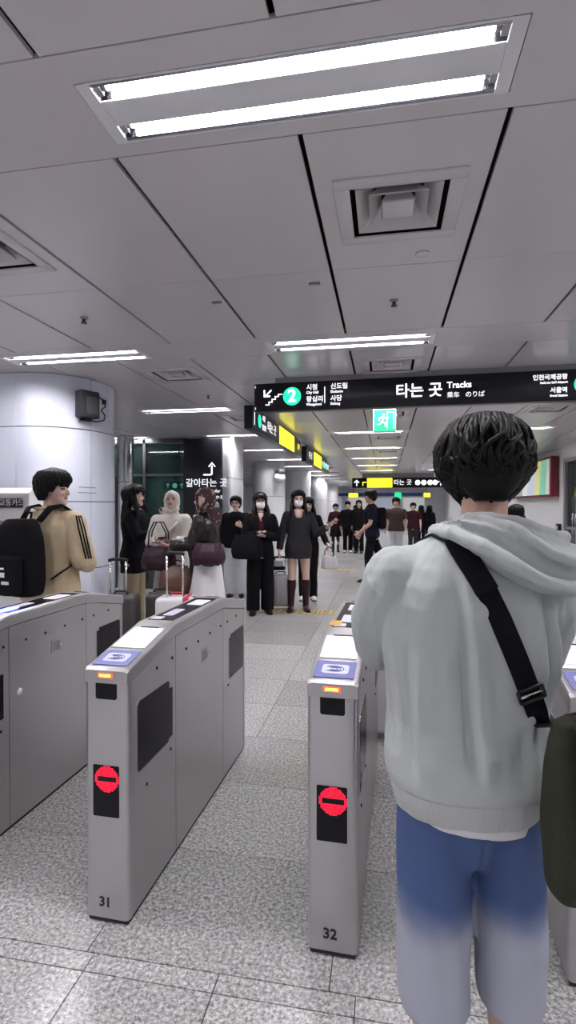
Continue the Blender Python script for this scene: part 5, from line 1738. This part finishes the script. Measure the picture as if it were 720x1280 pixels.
x, y = -2.435, 8.50
p = Person('person in a loose black sweater and pale grey trousers by the column', (x, y, 0), to_cam(x, y, -6), h=1.645, fem=True, vox=.0095, head=(-6, 0),
           arms={1: arm((.35, -.05, -1), (-.1, .25, -1), n=(-1, 0, 0)), -1: arm((-.25, .25, -1), (.55, .9, .5), n=(.6, -.3, .2), curl=45)}, skin='skin_light')
p.body(); p.top('sweater', ['black_cloth'], hem=.84, ease=.05, sr=(.085, .078, .062)); p.trousers('trousers', ['pale_grey'], r=(.11, .115, .12)); p.shoes('shoe_black')
p.hair('short', 'hair', seed=41, fringe=False, n=60)
bag = bag_soft('shoulder_bag', .26, .22, .10, ['brown_leather'], tuple(p.world((-.30, .02, .92))), to_cam(x, y), 'small brown shoulder bag on the person in pale grey trousers', 'bag', hoops=0)
MB().tube([(-.07, 0, .2), (-.03, .0, .38), (.06, -.01, .52), (.10, -.02, .50), (.10, -.0, .35), (.07, 0, .2)], [(.012, .005)] * 6, 8).build('strap', ['brown_leather'], bag)

# ---- walker in a dark tee ---------------------------------------------------------------------------
x, y = -.27, 10.62
p = Person('tall person in a dark tee and black trousers walking past, in profile', (x, y, 0), facing(-1, -.10), h=1.80, vox=.009, lean=.02, head=(0, 3), skin='skin',
           hips=((.02, -.42, -1), (-.02, .16, -1)), shins=((.02, -.62, -1), (0, .02, -1)),
           arms={-1: arm((-.12, .12, -1), (.1, .75, -.62), n=(1, 0, 0), curl=35), 1: arm((.12, .2, -1), (0, .5, -.8), n=(-1, 0, 0), curl=35)})
p.body(); p.top('tee_shirt', ['navy_cloth'], hem=.86, ease=.026, sleeve=.75, sr=(.072, .066, .06)); p.trousers('trousers', ['black_cloth'], r=(.094, .078, .062)); p.shoes('shoe_black'); p.hair('short', 'hair_brown', seed=51, n=80)
t = empty('backpack', p.root.location, p.root.rotation_euler.z, 'black backpack on the walker in the dark tee', 'backpack'); t.scale = p.root.scale
MB().box((0, -.19, 1.2), (.28, .15, .40), 0, bev=.05, seg=3).build('main_compartment', ['black_cloth'], t)
for sx in (1, -1):
    MB().tube([p.T(q) for q in ((sx * .09, -.15, 1.38), (sx * .105, -.02, 1.452), (sx * .12, .10, 1.36), (sx * .13, .14, 1.24), (sx * .16, .02, 1.08), (sx * .12, -.17, 1.03))], [(.024, .007)] * 6, 8).build('shoulder_strap', ['webbing'], t)

# ---- people further down the corridor -----------------------------------------------------------------
FARP = [
    (-1.60, 17.3, 1.55, True, 'maroon_cloth', 'black_cloth', 'short', 'shoe_black', 'person with folded arms in a dark red top, first from the columns', 'fold', 1.0),
    (-1.20, 17.2, 1.63, False, 'black_cloth', 'black_cloth', 'short', 'shoe_white', 'person in black with white shoes standing second from the columns', 'down', 1.0),
    (-1.06, 19.2, 1.50, True, 'charcoal', 'charcoal', 'short', 'shoe_black', 'short person half hidden behind the two standing in black', 'down', 1.0),
    (-.83, 17.0, 1.66, True, 'black_cloth', 'black_cloth', 'long', 'shoe_black', 'long-haired person in black standing nearest the walker in the tee', 'down', 1.0),
    (.27, 14.2, 1.70, False, 'brown_cloth', 'pale_grey', 'short', 'shoe_black', 'broad person in a brown tee and light trousers facing the camera', 'tee', 1.12),
    (.86, 17.3, 1.58, False, 'maroon_cloth', 'charcoal', 'short', 'shoe_black', 'shorter person in a dark reddish top right of the brown tee', 'tee', 1.05),
    (1.32, 20.6, 1.50, True, 'black_cloth', 'black_cloth', 'long', 'shoe_black', 'left one of two distant people with long black hair', 'down', 1.0),
    (1.62, 20.6, 1.50, True, 'black_cloth', 'black_cloth', 'long', 'shoe_black', 'right one of two distant people with long black hair', 'down', 1.0),
]
for i, (x, y, h, fem, tm, bm_, hk, sm, lab, pose, wd) in enumerate(FARP):
    back = i >= 6
    A = None
    if pose == 'fold':
        A = {1: arm((.25, .15, -1), (-.8, .7, .1), n=(0, -1, 0)), -1: arm((-.25, .15, -1), (.8, .7, .16), n=(0, -1, 0))}
    p = Person(lab, (x, y, 0), to_cam(x, y, 180 if back else random.uniform(-12, 12)), h=h, fem=fem, vox=.013, arms=A, wide=wd, skin='skin_light' if i % 2 else 'skin', group='people standing far down the corridor')
    p.body()
    if pose == 'tee':
        p.top('tee_shirt', [tm], hem=.84, ease=.03, sleeve=.8, sr=(.074, .068, .062))
    else:
        p.top('jacket', [tm], hem=.80, ease=.03)
    if i == 0:
        p.skirt('skirt', [bm_], hem=.55, flare=.05)
        p.trousers('tights', ['charcoal'], r=(.09, .06, .045), ease=.002)
    else:
        p.trousers('trousers', [bm_])
    p.shoes(sm)
    p.hair(hk, 'hair', long_=.34, seed=60 + i, n=40, front_len=.25, fringe=(i != 3), puff=.012 if back else .004)

x, y = 1.46, 6.42
p = Person('short person with black hair mostly hidden behind the grey hood', (x, y, 0), facing(.2, 1), h=1.50, fem=True, vox=.011)
p.body(); p.top('jacket', ['black_cloth'], hem=.8, ease=.03); p.trousers('trousers', ['black_cloth']); p.shoes('shoe_white'); p.hair('long', 'hair', long_=.12, seed=77, n=50)
# ------------------------------------------------------------------ light, camera, colour
w = bpy.data.worlds.new('World'); SC.world = w; w.use_nodes = True
w.node_tree.nodes['Background'].inputs['Color'].default_value = (.5, .5, .55, 1)
w.node_tree.nodes['Background'].inputs['Strength'].default_value = .2

cd = bpy.data.cameras.new('camera'); cam = bpy.data.objects.new('camera', cd); COL.objects.link(cam)
cd.sensor_fit = 'VERTICAL'; cd.sensor_height = 36.; cd.sensor_width = 20.25
cd.lens = 665 / 1280 * 36
cd.clip_start = .02; cd.clip_end = 200
cam.location = (0, 0, 1.5)
yaw = math.atan(122 / 665); pitch = math.atan(8 / 665)
cam.matrix_world = Matrix.Translation(V((0, 0, 1.5))) @ Matrix.Rotation(yaw, 4, 'Z') @ Matrix.Rotation(PI / 2 - pitch, 4, 'X') @ Matrix.Rotation(R(0.0), 4, 'Z')
SC.camera = cam

vs = SC.view_settings
vs.view_transform = 'Standard'; vs.look = 'None'; vs.gamma = 1.; vs.use_curve_mapping = False
vs.exposure = EXPO
cy = SC.cycles
cy.max_bounces = 8; cy.diffuse_bounces = 4; cy.glossy_bounces = 4; cy.transmission_bounces = 4; cy.transparent_max_bounces = 8
cy.sample_clamp_indirect = 6.
cy.use_denoising = True
try:
    cy.denoiser = 'OPENIMAGEDENOISE'
except Exception:
    pass
cy.caustics_reflective = False; cy.caustics_refractive = False
